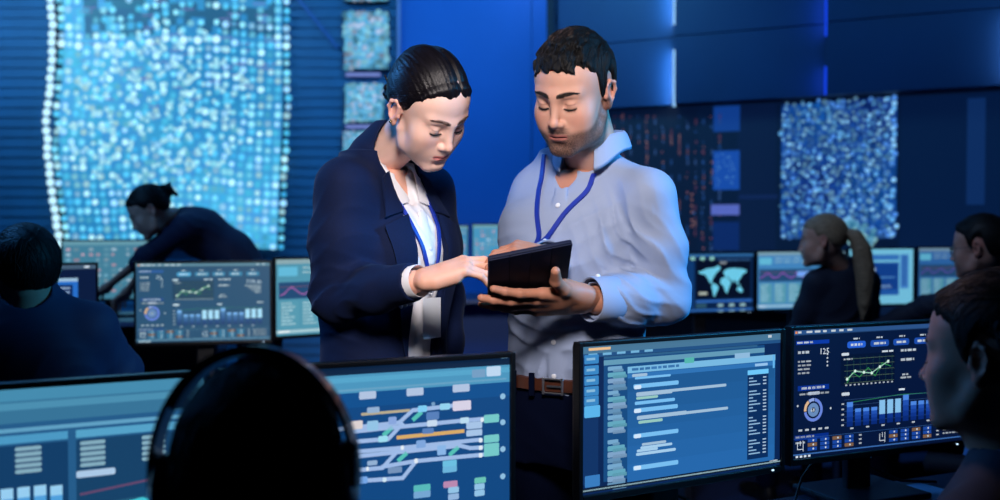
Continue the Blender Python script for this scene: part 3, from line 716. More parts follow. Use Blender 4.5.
def mosaic(c, bg, seed, g=1.0):
    q = random.Random(seed); c.rect(0, 0, 1, 1, bg, g); c.layer(); c.rect(0, 0, 1, .07, (120, 180, 200), .7 * g)
    for i in range(12):
        for j in range(9):
            if q.random() < .7: c.rr(.03 + i * .08, .12 + j * .09, .03 + i * .08 + q.uniform(.03, .065), .12 + j * .09 + .045, q.choice([(170, 200, 220), (120, 180, 205), (200, 170, 190), (130, 170, 190)]), q.uniform(.5, .95) * g, .02)
mosaic(LF.c, (66, 126, 152), 3); LF.done()
# far monitors in the gap between woman and man
F1 = Mon(P(396, 225, 6.5), P(469, 224.5, 6.5), .325, .92, 'far monitor just right of the standing woman\'s jacket', group=G2)
mosaic(F1.c, (50, 130, 175), 5, 1.0); F1.done()
F2 = Mon(P(471.5, 224, 6.5), P(545, 223, 6.55), .325, .92, 'far monitor seen between the two standing people, above the tablet', group=G2)
mosaic(F2.c, (60, 140, 180), 6, 1.1); F2.done()

# ---- right back row
M1 = Mon(P(657, 253.5, 5.25), P(754.5, 251, 5.45), .335, .75, 'dark monitor showing a cyan world map, beside the man\'s elbow', group=G2)
f = M1.map(680, 240, 5.556); c = M1.c
c.rect(0, 0, 1, 1, (8, 34, 72)); c.layer(); c.rect(0, 0, 1, .05, (50, 110, 170), .8)
for x in (58, 112, 165): u, v = f(x, 103); c.rr(u, v - .03, u + .05, v + .03, (140, 200, 190), .9, .02)
c.words(.62, .09, .97, .04, (50, 90, 140)); u0, v0 = f(90, 115); u1, v1 = f(392, 318); c.rect(u0, v0, u1 + .0, v1, (5, 14, 36)); c.rect(0, v0, u0 - .02, .94, (14, 56, 110)); c.layer()
LAND = [[(102, 178), (125, 170), (150, 158), (180, 155), (200, 150), (228, 152), (220, 168), (205, 180), (196, 195), (188, 205), (182, 222), (176, 232), (185, 240), (180, 245), (165, 235), (155, 215), (142, 195), (128, 190), (112, 188)],
        [(180, 245), (195, 242), (212, 255), (215, 270), (208, 285), (200, 300), (192, 318), (186, 305), (182, 280), (176, 262)],
        [(240, 178), (250, 168), (262, 160), (280, 158), (300, 155), (325, 158), (350, 160), (372, 168), (368, 180), (352, 188), (345, 200), (338, 210), (330, 222), (322, 232), (328, 245), (320, 248), (312, 232), (304, 218), (296, 240), (288, 222), (276, 215), (268, 205), (252, 205), (246, 190)],
        [(228, 215), (250, 205), (270, 212), (284, 232), (280, 250), (272, 270), (262, 298), (252, 285), (246, 262), (236, 250), (224, 240)],
        [(318, 265), (334, 258), (348, 268), (350, 285), (342, 294), (328, 284), (318, 280)], [(200, 146), (215, 142), (222, 150), (210, 156)], [(325, 250), (338, 246), (332, 256)]]
import mathutils
for pl in LAND:
    tri = mathutils.geometry.tessellate_polygon([[Vector((x, -y, 0)) for x, y in pl]])
    for t in tri:
        p3 = [f(*pl[i]) for i in t]; ar = (p3[1][0] - p3[0][0]) * (p3[2][1] - p3[0][1]) - (p3[2][0] - p3[0][0]) * (p3[1][1] - p3[0][1])
        c.poly(p3 if ar > 0 else p3[::-1], (110, 205, 235), .95)
Q(106, 290, 152, 304, (190, 200, 190), .8, True); Q(222, 120, 258, 133, (150, 160, 170), .7, True); c.rect(u0, v1 + .03, .99, v1 + .07, (50, 110, 200), .8); c.rect(u0, v1 + .08, .5, .93, (60, 110, 140), .5)
for k in range(3):
    for j in range(2): c.rr(.62 + k * .12, v1 + .1 + j * .1, .68 + k * .12, v1 + .15 + j * .1, (150, 190, 200), .85, .02)
c.layer(); c.rect(0, .95, 1, .985, (50, 110, 190), .8); M1.done()
M2 = Mon(P(756, 251.5, 5.45), P(846, 249, 5.6), .335, .75, 'pale blue table monitor the blonde woman is facing', group=G2)
tables(M2.c, (70, 140, 200), (170, 220, 245), (180, 90, 220), 7, .95); c = M2.c; c.layer(); c.rect(.45, .34, .8, .44, (120, 170, 250), .9); M2.done()
M3 = Mon(P(847.5, 248, 5.62), P(914.5, 247, 5.72), .335, .75, 'bright white bordered monitor with dark blue window, behind the blonde ponytail', group=G2)
c = M3.c; c.rect(0, 0, 1, 1, (110, 185, 215)); c.layer(); c.rect(.25, .1, .78, .2, (50, 110, 180)); c.rect(.8, .1, .93, .72, (60, 120, 190)); c.rect(.1, .24, .78, .84, (30, 84, 160)); c.layer()
c.rect(.3, .27, .76, .74, (16, 60, 134)); c.rect(.4, .5, .72, .53, (80, 140, 200)); c.rr(.46, .66, .66, .71, (150, 190, 220), .9); c.rr(.36, .34, .42, .4, (190, 220, 240)); c.rect(.12, .3, .27, .7, (60, 130, 190), .8)
for k in range(9): c.rect(.83, .14 + k * .06, .9, .165 + k * .06, (20, 60, 130))
M3.done()
M4 = Mon(P(917, 247, 5.72), P(998, 246, 5.8), .335, .75, 'pale blue table monitor beside the face of the far man with glasses', group=G2)
tables(M4.c, (50, 110, 180), (160, 205, 240), (120, 90, 210), 11, .8); M4.done()

# ---- desks
m_bluepanel = mat('blue_desk_panel', (20, 84, 180), .5)
def desk(a, b, front, back, z, label, name='desk', side='near'):
    """worktop along the line a-b, reaching front metres towards the room's viewer side and back behind"""
    a, b = Vector((a[0], a[1], 0)), Vector((b[0], b[1], 0)); d = b - a; L = d.length; o = empty('desk', ((a + b) / 2)[:], math.atan2(d.y, d.x)); tag(o, label, 'desk', 'control room desks')
    w = MB(); w.box((0, (back - front) / 2, z - .014), (L, back + front, .028), bev=.004); w.build('worktop', m_desk, o)
    e = MB(); e.box((0, -front - .003, z - .014), (L - .01, .006, .024), bev=.002); e.build('edge_band', m_deskedge, o)
    for sx in (-1, 1):
        l = MB(); l.box((sx * (L / 2 - .06), (back - front) / 2, (z - .028) / 2), (.04, (back + front) * .8, z - .028), bev=.004); l.build('side_panel', m_grey, o)
    m = MB(); m.box((0, back - .05, z * .52), (L - .16, .02, z * .9)); m.build('modesty_panel', m_bluepanel if z > .9 else m_grey, o); return o
desk((-1.0, 1.18), (.03, 1.71), .27, .17, DZ, 'desk in the near left corner under the two blurred monitors')
desk((.13, 1.83), (1.75, 2.6), .36, .17, DZ, 'near right desk under the code and bar chart monitors')
desk((-2.15, 3.72), (-.35, 4.3), .5, .2, .70, 'mid room desk behind the standing woman, under the teal dashboard monitor')
desk((-2.9, 5.32), (-1.5, 5.55), .3, .25, .88, 'far left desk that the bending woman leans on')
desk((-.95, 6.5), (.6, 6.53), .35, .25, .92, 'far desk seen between the two standing people')
desk((.78, 5.25), (3.6, 5.93), .45, .22, .75, 'far right desk row in front of the dark video wall')

def keyboard(x, y, z, rz, label):
    o = empty('keyboard', (x, y, z), rz); tag(o, label, 'keyboard', 'keyboards on the desks'); MB().box((0, 0, .008), (.43, .13, .016), bev=.004).build('body', m_black, o)
    k = MB()
    for j in range(5):
        for i in range(15):
            if j == 0 and 4 < i < 9: continue
            k.box((-.196 + i * .028, -.048 + j * .024, .0185), (.023, .019, .006), bev=.002)
    k.box((-.196 + 6.5 * .028, -.048, .0185), (.1, .019, .006), bev=.002); k.build('keys', m_grey, o)
keyboard(.93, 2.0, DZ, math.atan2(.77, 1.62), 'black keyboard on the near right desk, in front of the bar chart monitor')
keyboard(-1.24, 3.62, .70, math.atan2(.58, 1.8), 'black keyboard on the mid room desk in front of the seated man at left')

q_ = P(908, 496, 2.30); sh_ = MB(); sh_.box((0, 0, .001), (.21, .12, .0012)); sh_ = sh_.build('glare_sheet', mat('glare_tone', (150, 180, 215), .7)); sh_.location = (q_.x, 2.285, DZ); sh_.rotation_euler = (0, 0, .5); tag(sh_, 'pale sheet added as desk glare, lying behind the bar chart monitor on the near right desk', 'glare sheet')  # pale sheet added in place of a line of glare on the desk
def chair(x, y, rz, label, seat=.47, back=.95):
    o = empty('office_chair', (x, y, 0), rz); tag(o, label, 'office chair', 'office chairs'); mf = m_chair
    MB().box((0, 0, seat - .035), (.48, .46, .07), bev=.03).build('seat', mf, o, True)
    b = MB(); b.box((0, .25, (seat + .12 + back) / 2), (.44, .06, back - seat - .1), bev=.028); b.build('backrest', mf, o, True)
    MB().tube([(0, .1, seat - .06), (0, .27, seat - .05), (0, .3, seat + .1), (0, .285, seat + .25)], .016).build('back_bar', m_grey, o, True)
    for sx in (-1, 1):
        a = MB(); a.tube([(sx * .2, 0, seat - .05), (sx * .27, 0, seat - .02), (sx * .27, 0, seat + .17)], .013); a.box((sx * .27, -.02, seat + .185), (.06, .24, .03), bev=.012); a.build('armrest', m_grey, o, True)
    MB().lathe([(.05, seat - .09), (.05, seat - .07), (.03, seat - .1), (.03, .1), (.04, .08), (.04, .06)][::-1]).build('gas_column', m_metal, o, True)
    for k in range(5):
        t = 2 * PI * k / 5; d = Vector((math.cos(t), math.sin(t), 0)); l = MB(); l.tube([d * .02 + Vector((0, 0, .09)), d * .28 + Vector((0, 0, .065))], [.022, .014]); lo = l.build('leg', m_grey, o, True)
        w = MB(); w.tube([d * .28 + Vector((0, 0, .027)) + Vector((-d.y, d.x, 0)) * .02, d * .28 + Vector((0, 0, .027)) - Vector((-d.y, d.x, 0)) * .02], .027, 14); w.build('castor', m_black, lo, True)
    return o
m_chair = mat('chair_fabric', (14, 22, 44), .8, bump=(500, .3, .001))
# ================================================================ PEOPLE: tools
def sstep(a, b, x):
    t = np.clip((x - a) / (b - a), 0, 1); return t * t * (3 - 2 * t)
def skinmat(name, rough=.52): return mat(name, (200, 150, 120), rough, sss=.12, attr=True, bump=(900, .12, .0006), spec=.35)
m_skin = skinmat('skin')
def hairmat(name, col, rough=.5): 
    return mat(name, col, rough, spec=.22, noise=(60, .35, (3, .25, 3)), bump=(220, .6, .0012, (3, .12, 3)))
class Person:
    def __init__(s, loc, yaw, label, group=None):
        s.o = empty('person', loc, R(yaw)); tag(s.o, label, 'person', group)
        s.M = Matrix.Translation(Vector(loc)) @ Matrix.Rotation(R(yaw), 4, 'Z'); s.I = s.M.inverted(); s.parts = []
    def L(s, w): return np.array(s.I @ Vector(w), np.float32)
    def W(s, l): return s.M @ Vector([float(q) for q in l])
def head_matrix(pos, yaw, pitch, roll, sc=1.0, lean=0):
    return Matrix.Translation(Vector(pos)) @ Matrix.Rotation(R(lean), 4, 'Y') @ Matrix.Rotation(R(yaw), 4, 'Z') @ Matrix.Rotation(R(pitch), 4, 'X') @ Matrix.Rotation(R(roll), 4, 'Y') @ Matrix.Scale(sc, 4)

def head_vol(h, neck, male=True, nr=None, ez=0.0):
    """neck: point in head space where the neck meets the trunk"""
    lo = np.minimum((-.1, -.13, -.15), neck - .07); hi = np.maximum((.1, .13, .13), neck + .07); v = Vol(lo, hi, h)
    jw = 1.0 if male else .9; k = .02
    v.ell((0, .014, .032), (.0765, .094, .088), k)
    v.ell((0, -.036, .045), (.064, .050, .052), .03)
    v.ell((0, -.036, -.028), (.061 * (1 if male else .97), .054, .078), .03)
    v.ell((0, -.040, -.074), (.048 * jw, .042, .036), .025)
    v.ell((0, -.079, -.100), (.019 * jw, .014, .013), .022)
    for s in (-1, 1):
        v.cone((s * .057 * jw, -.004, -.050), (s * .048 * jw, -.022, -.076), .015, .015, .025)
        v.cone((s * .048 * jw, -.022, -.076), (s * .016, -.078, -.101), .015, .011, .025)
        v.cone((s * .010, -.087, .021), (s * .044, -.071, .024), .009 if male else .006, .007, .018)
        v.ell((s * .043, -.061, -.026), (.018, .018, .017), .035)
        v.ell((s * .032, -.056, -.054), (.024, .022, .026), .03)
        v.ell((s * .0305, -.099, .001), (.0165, .0135, .0105), .017, mode='sub')
        v.ell((s * .0315, -.0735, -.001), (.0155, .0145, .0145), .004)
        v.cone((s * .018, -.0835, .009), (s * .044, -.077, .008), .003, .003, .004)           # fold over the lid
        v.cone((s * .018, -.0865, -.0075), (s * .043, -.0795, -.0055), .0016, .0016, .003)   # lower lid edge
    v.cone((0, -.087, .012), (0, -.105, -.030), .0075, .0085, .016)
    v.ell((0, -.1075, -.035), (.0092, .0100, .0085) if male else (.0082, .0085, .0078), .008)
    for s in (-1, 1):
        v.ell((s * (.0125 if male else .0112), -.0965, -.0385), (.0068, .0092, .0064), .007)
        v.ell((s * .0065, -.105, -.0465), (.0035, .0055, .0032), .003, mode='sub')
    v.cone((0, -.098, -.044), (0, -.094, -.056), .006, .006, .01)
    v.ell((0, -.079, -.066), (.030, .017, .022), .02)
    lp = 1.0 if male else 1.2
    for s in (-1, 1): v.cone((0, -.0955, -.0625), (s * .022, -.0845, -.0672), .0042 * lp, .0022, .005)
    v.cone((-.009, -.0935, -.0722), (.009, -.0935, -.0722), .0048 * lp, .0048 * lp, .005)
    for s in (-1, 1): v.cone((s * .009, -.0935, -.0722), (s * .022, -.0845, -.0682), .0045 * lp, .0018, .004)
    v.ell((0, -.098, -.0672), (.023, .0080, .0008), .0022, mode='sub')
    v.ell((0, -.100, -.0855), (.016, .008, .005), .01, mode='sub')
    for s in (-1, 1):   # ears: shell, rim, bowl, lobe
        v.ell((s * .0745, .012, -.004 + ez), (.008, .017, .027), .006, rot=(12, 0, s * 18))
        v.ell((s * .0765, .006, -.026 + ez), (.006, .008, .010), .006)
        c = [(s * .0725, -.002, .004 + ez), (s * .078, .000, .018 + ez), (s * .0825, .010, .0265 + ez), (s * .086, .022, .020 + ez), (s * .0855, .026, .004 + ez), (s * .081, .018, -.014 + ez), (s * .077, .008, -.027 + ez)]
        v.chain(c, [.0035, .0035, .004, .004, .0038, .0035, .005], .004)
        v.ell((s * .0845, .010, .0 + ez), (.0075, .0095, .0155), .005, rot=(12, 0, s * 18), mode='sub')
        v.ell((s * .076, -.003, -.006 + ez), (.005, .005, .006), .004)
    nr = nr or (.056 if male else .041)
    v.cone((0, .022, -.035), neck, nr, nr * 1.06, .03)
    if male: v.ell(np.array((0, -.026, -.115)) * .5 + neck * .5 + np.array((0, -nr * .3, 0)), (.012, .012, .016), .02)
    v.cone((.0, -.012, -.070), neck + np.array((0, -.012, 0)), nr * .72, nr * .9, .03)
    return v
def paint_head(p, base, male=True, stubble=0.0, lips=(165, 88, 84), brow=(38, 26, 22), seed=3):
    b = np.array(lin(base)[:3], np.float32); col = np.tile(b, (len(p), 1)); x, y, z = np.abs(p[:, 0]), p[:, 1], p[:, 2]
    q = np.random.RandomState(seed)
    def blend(m, c, a=1.0):
        c = np.array(lin(c)[:3], np.float32); mm = np.clip(m * a, 0, 1)[:, None]; col[:] = col * (1 - mm) + c * mm
    red = np.exp(-((x - .045) ** 2 + (z + .03) ** 2) / .018 ** 2) * (y < -.04); blend(red, (205, 120, 105), .25)
    blend(np.exp(-((p[:, 0]) ** 2 + (z + .036) ** 2 + (y + .11) ** 2) / .012 ** 2), (205, 115, 100), .3)
    blend(((x > .07) & (z > -.04) & (z < .04) & (y > -.01)).astype(np.float32), (200, 110, 95), .35)
    if stubble:
        f = .65 + .35 * q.rand(len(p)).astype(np.float32)
        zt = np.interp(y, [-.1, -.07, -.03, 0.0, .02], [-.062, -.058, -.040, .0, -.02]); m = sstep(.010, -.006, z - zt) * sstep(-.135, -.112, z) * sstep(.03, .0, y)
        mo = np.exp(-((x - .0) / .024) ** 4) * sstep(-.061, -.056, z) * sstep(-.044, -.049, z) * (y < -.085)
        ch = np.exp(-(x / .03) ** 4) * sstep(-.076, -.084, z) * (y < -.05)
        blend(np.clip(m * .85 + mo + ch * .5, 0, 1) * f, (44, 30, 28), stubble)
    zl = -.0672 - .0 * x
    up = sstep(.0245, .020, x) * sstep(-.0575 - .14 * x, -.0600 - .14 * x, z) * sstep(-.0765 + .18 * x, -.0742 + .18 * x, z) * (y < -.082)
    blend(up, lips, .85)
    blend(sstep(.0225, .019, x) * np.exp(-((z + .0672) / .0011) ** 2) * (y < -.082), (70, 30, 32), .8)
    zb = .0225 + .0045 * np.sin((x - .012) / .036 * 2.2) + (0 if male else .0015); th = np.interp(x, [.010, .016, .036, .050], [.0030, .0046, .0036, .0010]) * (1.15 if male else .9)
    blend(sstep(1.25, .7, np.abs(z - zb) / th) * ((x > .009) & (x < .051)) * (y < -.05), brow, .95 if male else .8)
    zc = -.0062 - .0028 * np.cos(np.clip((x - .0315) / .0145, -1, 1) * PI / 2) ; m = np.exp(-((z - zc) / .0021) ** 2) * sstep(.0165, .019, x) * sstep(.047, .0445, x) * (y < -.06)
    blend(m, (26, 16, 16), .92)
    m = np.exp(-((z - (zc + .0105)) / .0016) ** 2) * sstep(.018, .022, x) * sstep(.045, .042, x) * (y < -.06); blend(m, (110, 66, 56), .6)
    return col
def face_hair(hv, hf, p, M, mt, male=True):
    """lashes and brows as fine hairs on the head surface (head space)"""
    bv = BVHTree.FromPolygons([tuple(map(float, q)) for q in hv], [tuple(map(int, f)) for f in hf]); q = random.Random(11)
    def at(x, z, off):
        r = bv.ray_cast(Vector((x, -.2, z)), Vector((0, 1, 0))); return (r[0] + r[1] * off, r[1]) if r[0] is not None else None
    for s in (-1, 1):
        b = MB(); pts = []
        for i in range(15):
            x = .0175 + .0275 * i / 14; z = -.0062 - .0030 * math.cos(max(-1, min(1, (x - .0315) / .0145)) * PI / 2); r = at(s * x, z, .0006)
            if r: pts.append(r[0])
        if len(pts) > 3: b.tube(pts, [.0008 + .0007 * math.sin(PI * min(1, (i + 2) / len(pts))) for i in range(len(pts))], 6)
        for i in range(2, len(pts) - 1):
            a = pts[i]; b.tube([a, a + Vector((s * .0012, -.0028, -.0022)), a + Vector((s * .0024 * (i / 14), -.0058, -.0024))], [.00045, .0003, .00012], 4)
        o = b.build('eyelashes', mt, p.o, True); o.matrix_local = p.I @ M
        b = MB()
        for i in range(60 if male else 34):
            t = q.random(); x = .0105 + .038 * t; zb = .0225 + .0045 * math.sin((x - .012) / .036 * 2.2) + (0 if male else .0015); th = (.0036 if male else .0022) * (1 - .65 * t) + .0006
            z = zb + q.uniform(-1, 1) * th; a = at(s * x, z, .0003); c = at(s * (x + .0055), z + .0022 - .004 * t, .0012)
            if a and c: b.tube([a[0], (a[0] + c[0]) / 2 + a[1] * .0008, c[0]], [.0005, .00045, .0002], 4)
        o = b.build('eyebrow', mt if male else m_brow_soft, p.o, True); o.matrix_local = p.I @ M
def hair_vol(h, L, off=.011, front=.0, streak=None, extra=None, sides=None, taper=.85, jag=1.0, temple=0.0):
    """cap of hair: L maps depth y (array) to the hairline height"""
    v = Vol((-.125, -.13, -.12), (.125, .19, .165), h); ys, zs = L
    def fn(x, y, z):
        def e(c, r):
            k0 = np.sqrt(((x - c[0]) / r[0]) ** 2 + ((y - c[1]) / r[1]) ** 2 + ((z - c[2]) / r[2]) ** 2); return (k0 - 1) * min(r)
        d = np.minimum(e((0, .014, .032), (.0765 + off * (sides or 1), .094 + off, .088 + off * 1.15)), e((0, -.036, .045), (.064 + off * .9, .050 + off + front, .052 + off * 1.3)))
        n = jag * (.0026 * np.sin(x * 170 + z * 60) * np.sin(y * 120 + 1) + .0018 * np.sin(x * 420 + y * 90))
        if streak: d = d + streak(x, y, z)
        line = np.interp(y, ys, zs).astype(np.float32) + n + temple * np.exp(-((np.abs(x) - .046) / .013) ** 2) * (y < -.035)
        d = d + off * taper * (1 - sstep(0, .034, z - line)); c = (line - z) * .8; k = .006; hh = np.maximum(k - np.abs(d - c), 0) / k
        return np.maximum(d, c) + hh * hh * k * .25
    v.op(fn, (-.115, -.12, -.11), (.115, .15, .15), .004)
    if extra: extra(v)
    return v
def strands(vs, F, n, kind, seed=1, r=.0007, tgt=(0, .115, .03), clear=None):
    """fine locks lying on the hair: returns extra verts and quads"""
    bv = BVHTree.FromPolygons([tuple(map(float, q)) for q in vs], [tuple(map(int, f)) for f in F]); q = random.Random(seed); C0 = Vector((0, .014, .032)); V_ = []; Q_ = []
    def surf(d, lift):
        h = bv.ray_cast(C0 + d * .25, -d); return None if h[0] is None else h[0] + d * lift
    for _ in range(n):
        th = q.uniform(0, 2 * PI); cz = q.uniform(-.55, .98); sz = math.sqrt(1 - cz * cz); d0 = Vector((sz * math.cos(th), sz * math.sin(th), cz))
        if kind == 'back': d1 = (Vector(tgt) - C0).normalized(); steps = [d0.slerp(d1, min(.98, t)) if d0.angle(d1) < 3 else d0 for t in [i * .11 for i in range(9)]]; lf = .0006
        else:
            fl = Vector((d0.x * .4, -1.0 if d0.z > .45 else -.25, -.15 if d0.z > .6 else -1.0)); fl += Vector((q.gauss(0, .35), q.gauss(0, .3), q.gauss(0, .2))); steps = []; d = d0
            for i in range(7): steps.append(d); d = (d + (fl - d * fl.dot(d)).normalized() * .055).normalized()
            lf = q.uniform(.0, .0022)
        pts = []
        for i, d in enumerate(steps):
            h = surf(d, -.0003 + lf * i / len(steps))
            if h is None or (h - C0).length < .055: break
            pts.append((h, d))
        if len(pts) < 4: continue
        if any((pts[i + 1][0] - pts[i][0]).length > .03 for i in range(len(pts) - 1)): continue
        o = len(V_); rr = r * q.uniform(.6, 1.5)
        for i, (p, d) in enumerate(pts):
            t = (pts[min(i + 1, len(pts) - 1)][0] - pts[max(i - 1, 0)][0]).normalized(); s = t.cross(d).normalized(); w = rr * (1 - (i / len(pts)) ** 2 * .8)
            V_ += [p + s * w * 1.5, p + d * w, p - s * w * 1.5, p - d * w]
        for i in range(len(pts) - 1):
            for k in range(4): Q_.append([o + i * 4 + k, o + i * 4 + (k + 1) % 4, o + i * 4 + 4 + (k + 1) % 4, o + i * 4 + 4 + k])
    if not V_: return vs, F
    return np.concatenate([vs, np.array([v[:] for v in V_], np.float32)]), np.concatenate([F, np.array(Q_, F.dtype) + len(vs)])
def hand(v, P_, wrist, fd, dorsal, s, curls, thumb=None, sc=1.0, spread=(.10, .02, -.06, -.14), fore=None, fr=.028):
    """P_: to local. s: side of the thumb on x = fingers x dorsal"""
    w = np.array(P_(wrist)); y = P_(Vector(wrist) + Vector(fd)) - w; y = y / np.linalg.norm(y)
    z = P_(Vector(wrist) + Vector(dorsal)) - w; z = z - y * (z @ y); z = z / np.linalg.norm(z); x = np.cross(y, z)
    def G(a, b, c): return w + (x * a + y * b + z * c) * sc
    mx = [.027, .009, -.010, -.027]; my = [.090, .094, .089, .080]; ln = [(.044, .026, .021), (.048, .030, .022), (.045, .028, .021), (.035, .021, .019)]; fr_ = [.0088, .0090, .0085, .0076]
    for i in range(4):
        v.cone(G(s * mx[i] * .55, .0, 0), G(s * mx[i], my[i], .001), .0155 * sc, .0105 * sc, .012)
    v.ell(G(s * .0, .05, -.004), np.array((.03, .03, .03)) * sc * .5, .02)
    v.cone(G(s * .016, .012, -.006), G(s * .034, .052, -.012), .0155 * sc, .0125 * sc, .014)
    v.cone(G(-s * .022, .02, -.006), G(-s * .026, .06, -.008), .013 * sc, .011 * sc, .014)
    for i in range(4):
        a, b, c = curls[i]; p = np.array((s * mx[i], my[i], 0.)); t = 0; sp = spread[i] * s
        for j, (da, l) in enumerate(zip((a, b, c), ln[i])):
            t += R(da); d = np.array((math.sin(sp) * math.cos(t), math.cos(sp) * math.cos(t), -math.sin(t))); q = p + d * l; r0, r1 = fr_[i] * (1 - .09 * j), fr_[i] * (1 - .09 * (j + 1))
            v.cone(G(*p), G(*q), r0 * sc, r1 * sc, .0028 if j else .006); v.ell(G(*(p + d * .001)), np.full(3, r0 * sc * 1.06), .003) if j else None
            p = q
    th = thumb or [(.020, .014, -.006), (.046, .044, -.014), (.060, .074, -.018), (.063, .100, -.016)]
    th = [G(s * a, b, c) for a, b, c in th]; v.chain(th, [.0140 * sc, .0112 * sc, .0100 * sc, .0078 * sc], .005)
    if fore is not None: v.cone(G(0, .008, -.001), P_(fore), .0215 * sc, fr * sc, .012, flat=.8, fdir=z)
    return [tuple(G(0, -.03, -.04)), tuple(G(0, .2, .06))]
def chop(v, c, d, r=.055):
    def fn(x, y, z):
        X, Y, Z = x - c[0], y - c[1], z - c[2]; t = X * d[0] + Y * d[1] + Z * d[2]; q = np.sqrt(np.maximum(X * X + Y * Y + Z * Z - t * t, 0)); return np.maximum(np.maximum(-t, t - .07), q - r)
    return v.op(fn, c - .08, c + .08, .002, 'sub')
def coarse_body(p, st, arms, legs, h=.009):
    allp = np.array([a for ch in arms + legs for a in ch[0]]); lo = np.minimum(allp.min(0) - .12, (-.25, -.2, 0)); hi = np.maximum(allp.max(0) + .12, (.25, .2, st[-1][0] + .05)); lo[2] = max(lo[2], -.02)
    v = Vol(lo, hi, h); v.loft(st, .03)
    for pts, rs in arms + legs: v.chain(pts, rs, .03)
    return v.mesh(1)
def fold(v, c, rad, ax, wl, amp, sk=(0, 0, 0), ph=0.0, asym=0.6):
    """cloth folds: ridges across ax, fading out away from c"""
    c = V(*c); ax = V(*ax); ax = ax / np.linalg.norm(ax); rad = V(*(rad if isinstance(rad, (tuple, list)) else (rad,) * 3))
    def fn(x, y, z):
        X, Y, Z = x - c[0], y - c[1], z - c[2]; g = np.exp(-((X / rad[0]) ** 2 + (Y / rad[1]) ** 2 + (Z / rad[2]) ** 2))
        a = X * ax[0] + Y * ax[1] + Z * ax[2]; u = X * ax[1] - Y * ax[0] + Z * .4; w_ = X * .5 - Z * ax[0] + Y * ax[2]
        t = a / wl * PI + ph + 1.7 * np.sin(u * 14 + 2 * ph) + 1.3 * np.sin(w_ * 21 + ph) + .8 * np.sin(u * 37 - w_ * 25 + 3 * ph)
        t2 = a / wl * PI * .47 + 2.1 * ph + 1.9 * np.sin(w_ * 12 + 1.1 * ph)
        m = .5 + .5 * np.sin(u * 19 + w_ * 13 + 4 * ph)
        return -amp * g * ((1 - np.abs(np.sin(t))) ** 1.5 * 1.5 * m + (1 - np.abs(np.sin(t2))) * 1.1 - .8)
    return v.op(fn, c - rad * 2.2, c + rad * 2.2, .004, 'disp')
def bvh_of(o): me = o.data; return BVHTree.FromPolygons([v.co[:] for v in me.vertices], [p.vertices[:] for p in me.polygons])
def onto(bvh, x, z, off, y0=-.5, d=(0, 1, 0)):
    hit = bvh.ray_cast(Vector((x, y0, z)), Vector(d)); 
    if hit[0] is None: return None
    n = hit[1]; n = n if n.dot(Vector(d)) < 0 else -n
    return hit[0] + n * off, n
def ribbon(bvh, pts, wd, name, m, parent, off=.003, thick=.0016, n=40, twist=None):
    """flat band laid over the chest along pts (x,z); entries may be full 3-D points"""
    ps = []
    P3 = []
    for k in range(len(pts) - 1):
        for i in range(n // (len(pts) - 1) + 1):
            t = i / (n // (len(pts) - 1) + 1); a, b = pts[k], pts[k + 1]; P3.append([a[j] + (b[j] - a[j]) * t for j in range(len(a))])
    P3.append(pts[-1]); q = []
    for p in P3:
        if len(p) == 3: q.append((Vector(p), Vector((0, -1, 0)))); continue
        r = onto(bvh, p[0], p[1], off)
        if r: q.append(r)
    # smooth the heights so that the band bridges hollows
    for _ in range(6):
        q = [q[0]] + [((q[i - 1][0] + q[i][0] * 2 + q[i + 1][0]) / 4, (q[i - 1][1] + q[i][1] * 2 + q[i + 1][1]).normalized()) for i in range(1, len(q) - 1)] + [q[-1]]
    vs = []; fs = []
    for i, (c, nn) in enumerate(q):
        t = (q[min(i + 1, len(q) - 1)][0] - q[max(i - 1, 0)][0]).normalized(); s = t.cross(nn).normalized() * wd / 2; u = nn * thick / 2 + nn * .0015
        vs += [c + s + u, c - s + u, c - s - u, c + s - u]
    for i in range(len(q) - 1):
        for k in range(4): fs.append([i * 4 + k, i * 4 + (k + 1) % 4, i * 4 + 4 + (k + 1) % 4, i * 4 + 4 + k])
    fs += [[0, 1, 2, 3][::-1], [len(q) * 4 - 4 + k for k in range(4)]]
    b = MB(); b.add([v[:] for v in vs], fs); return b.build(name, m, parent, autosmooth=50)
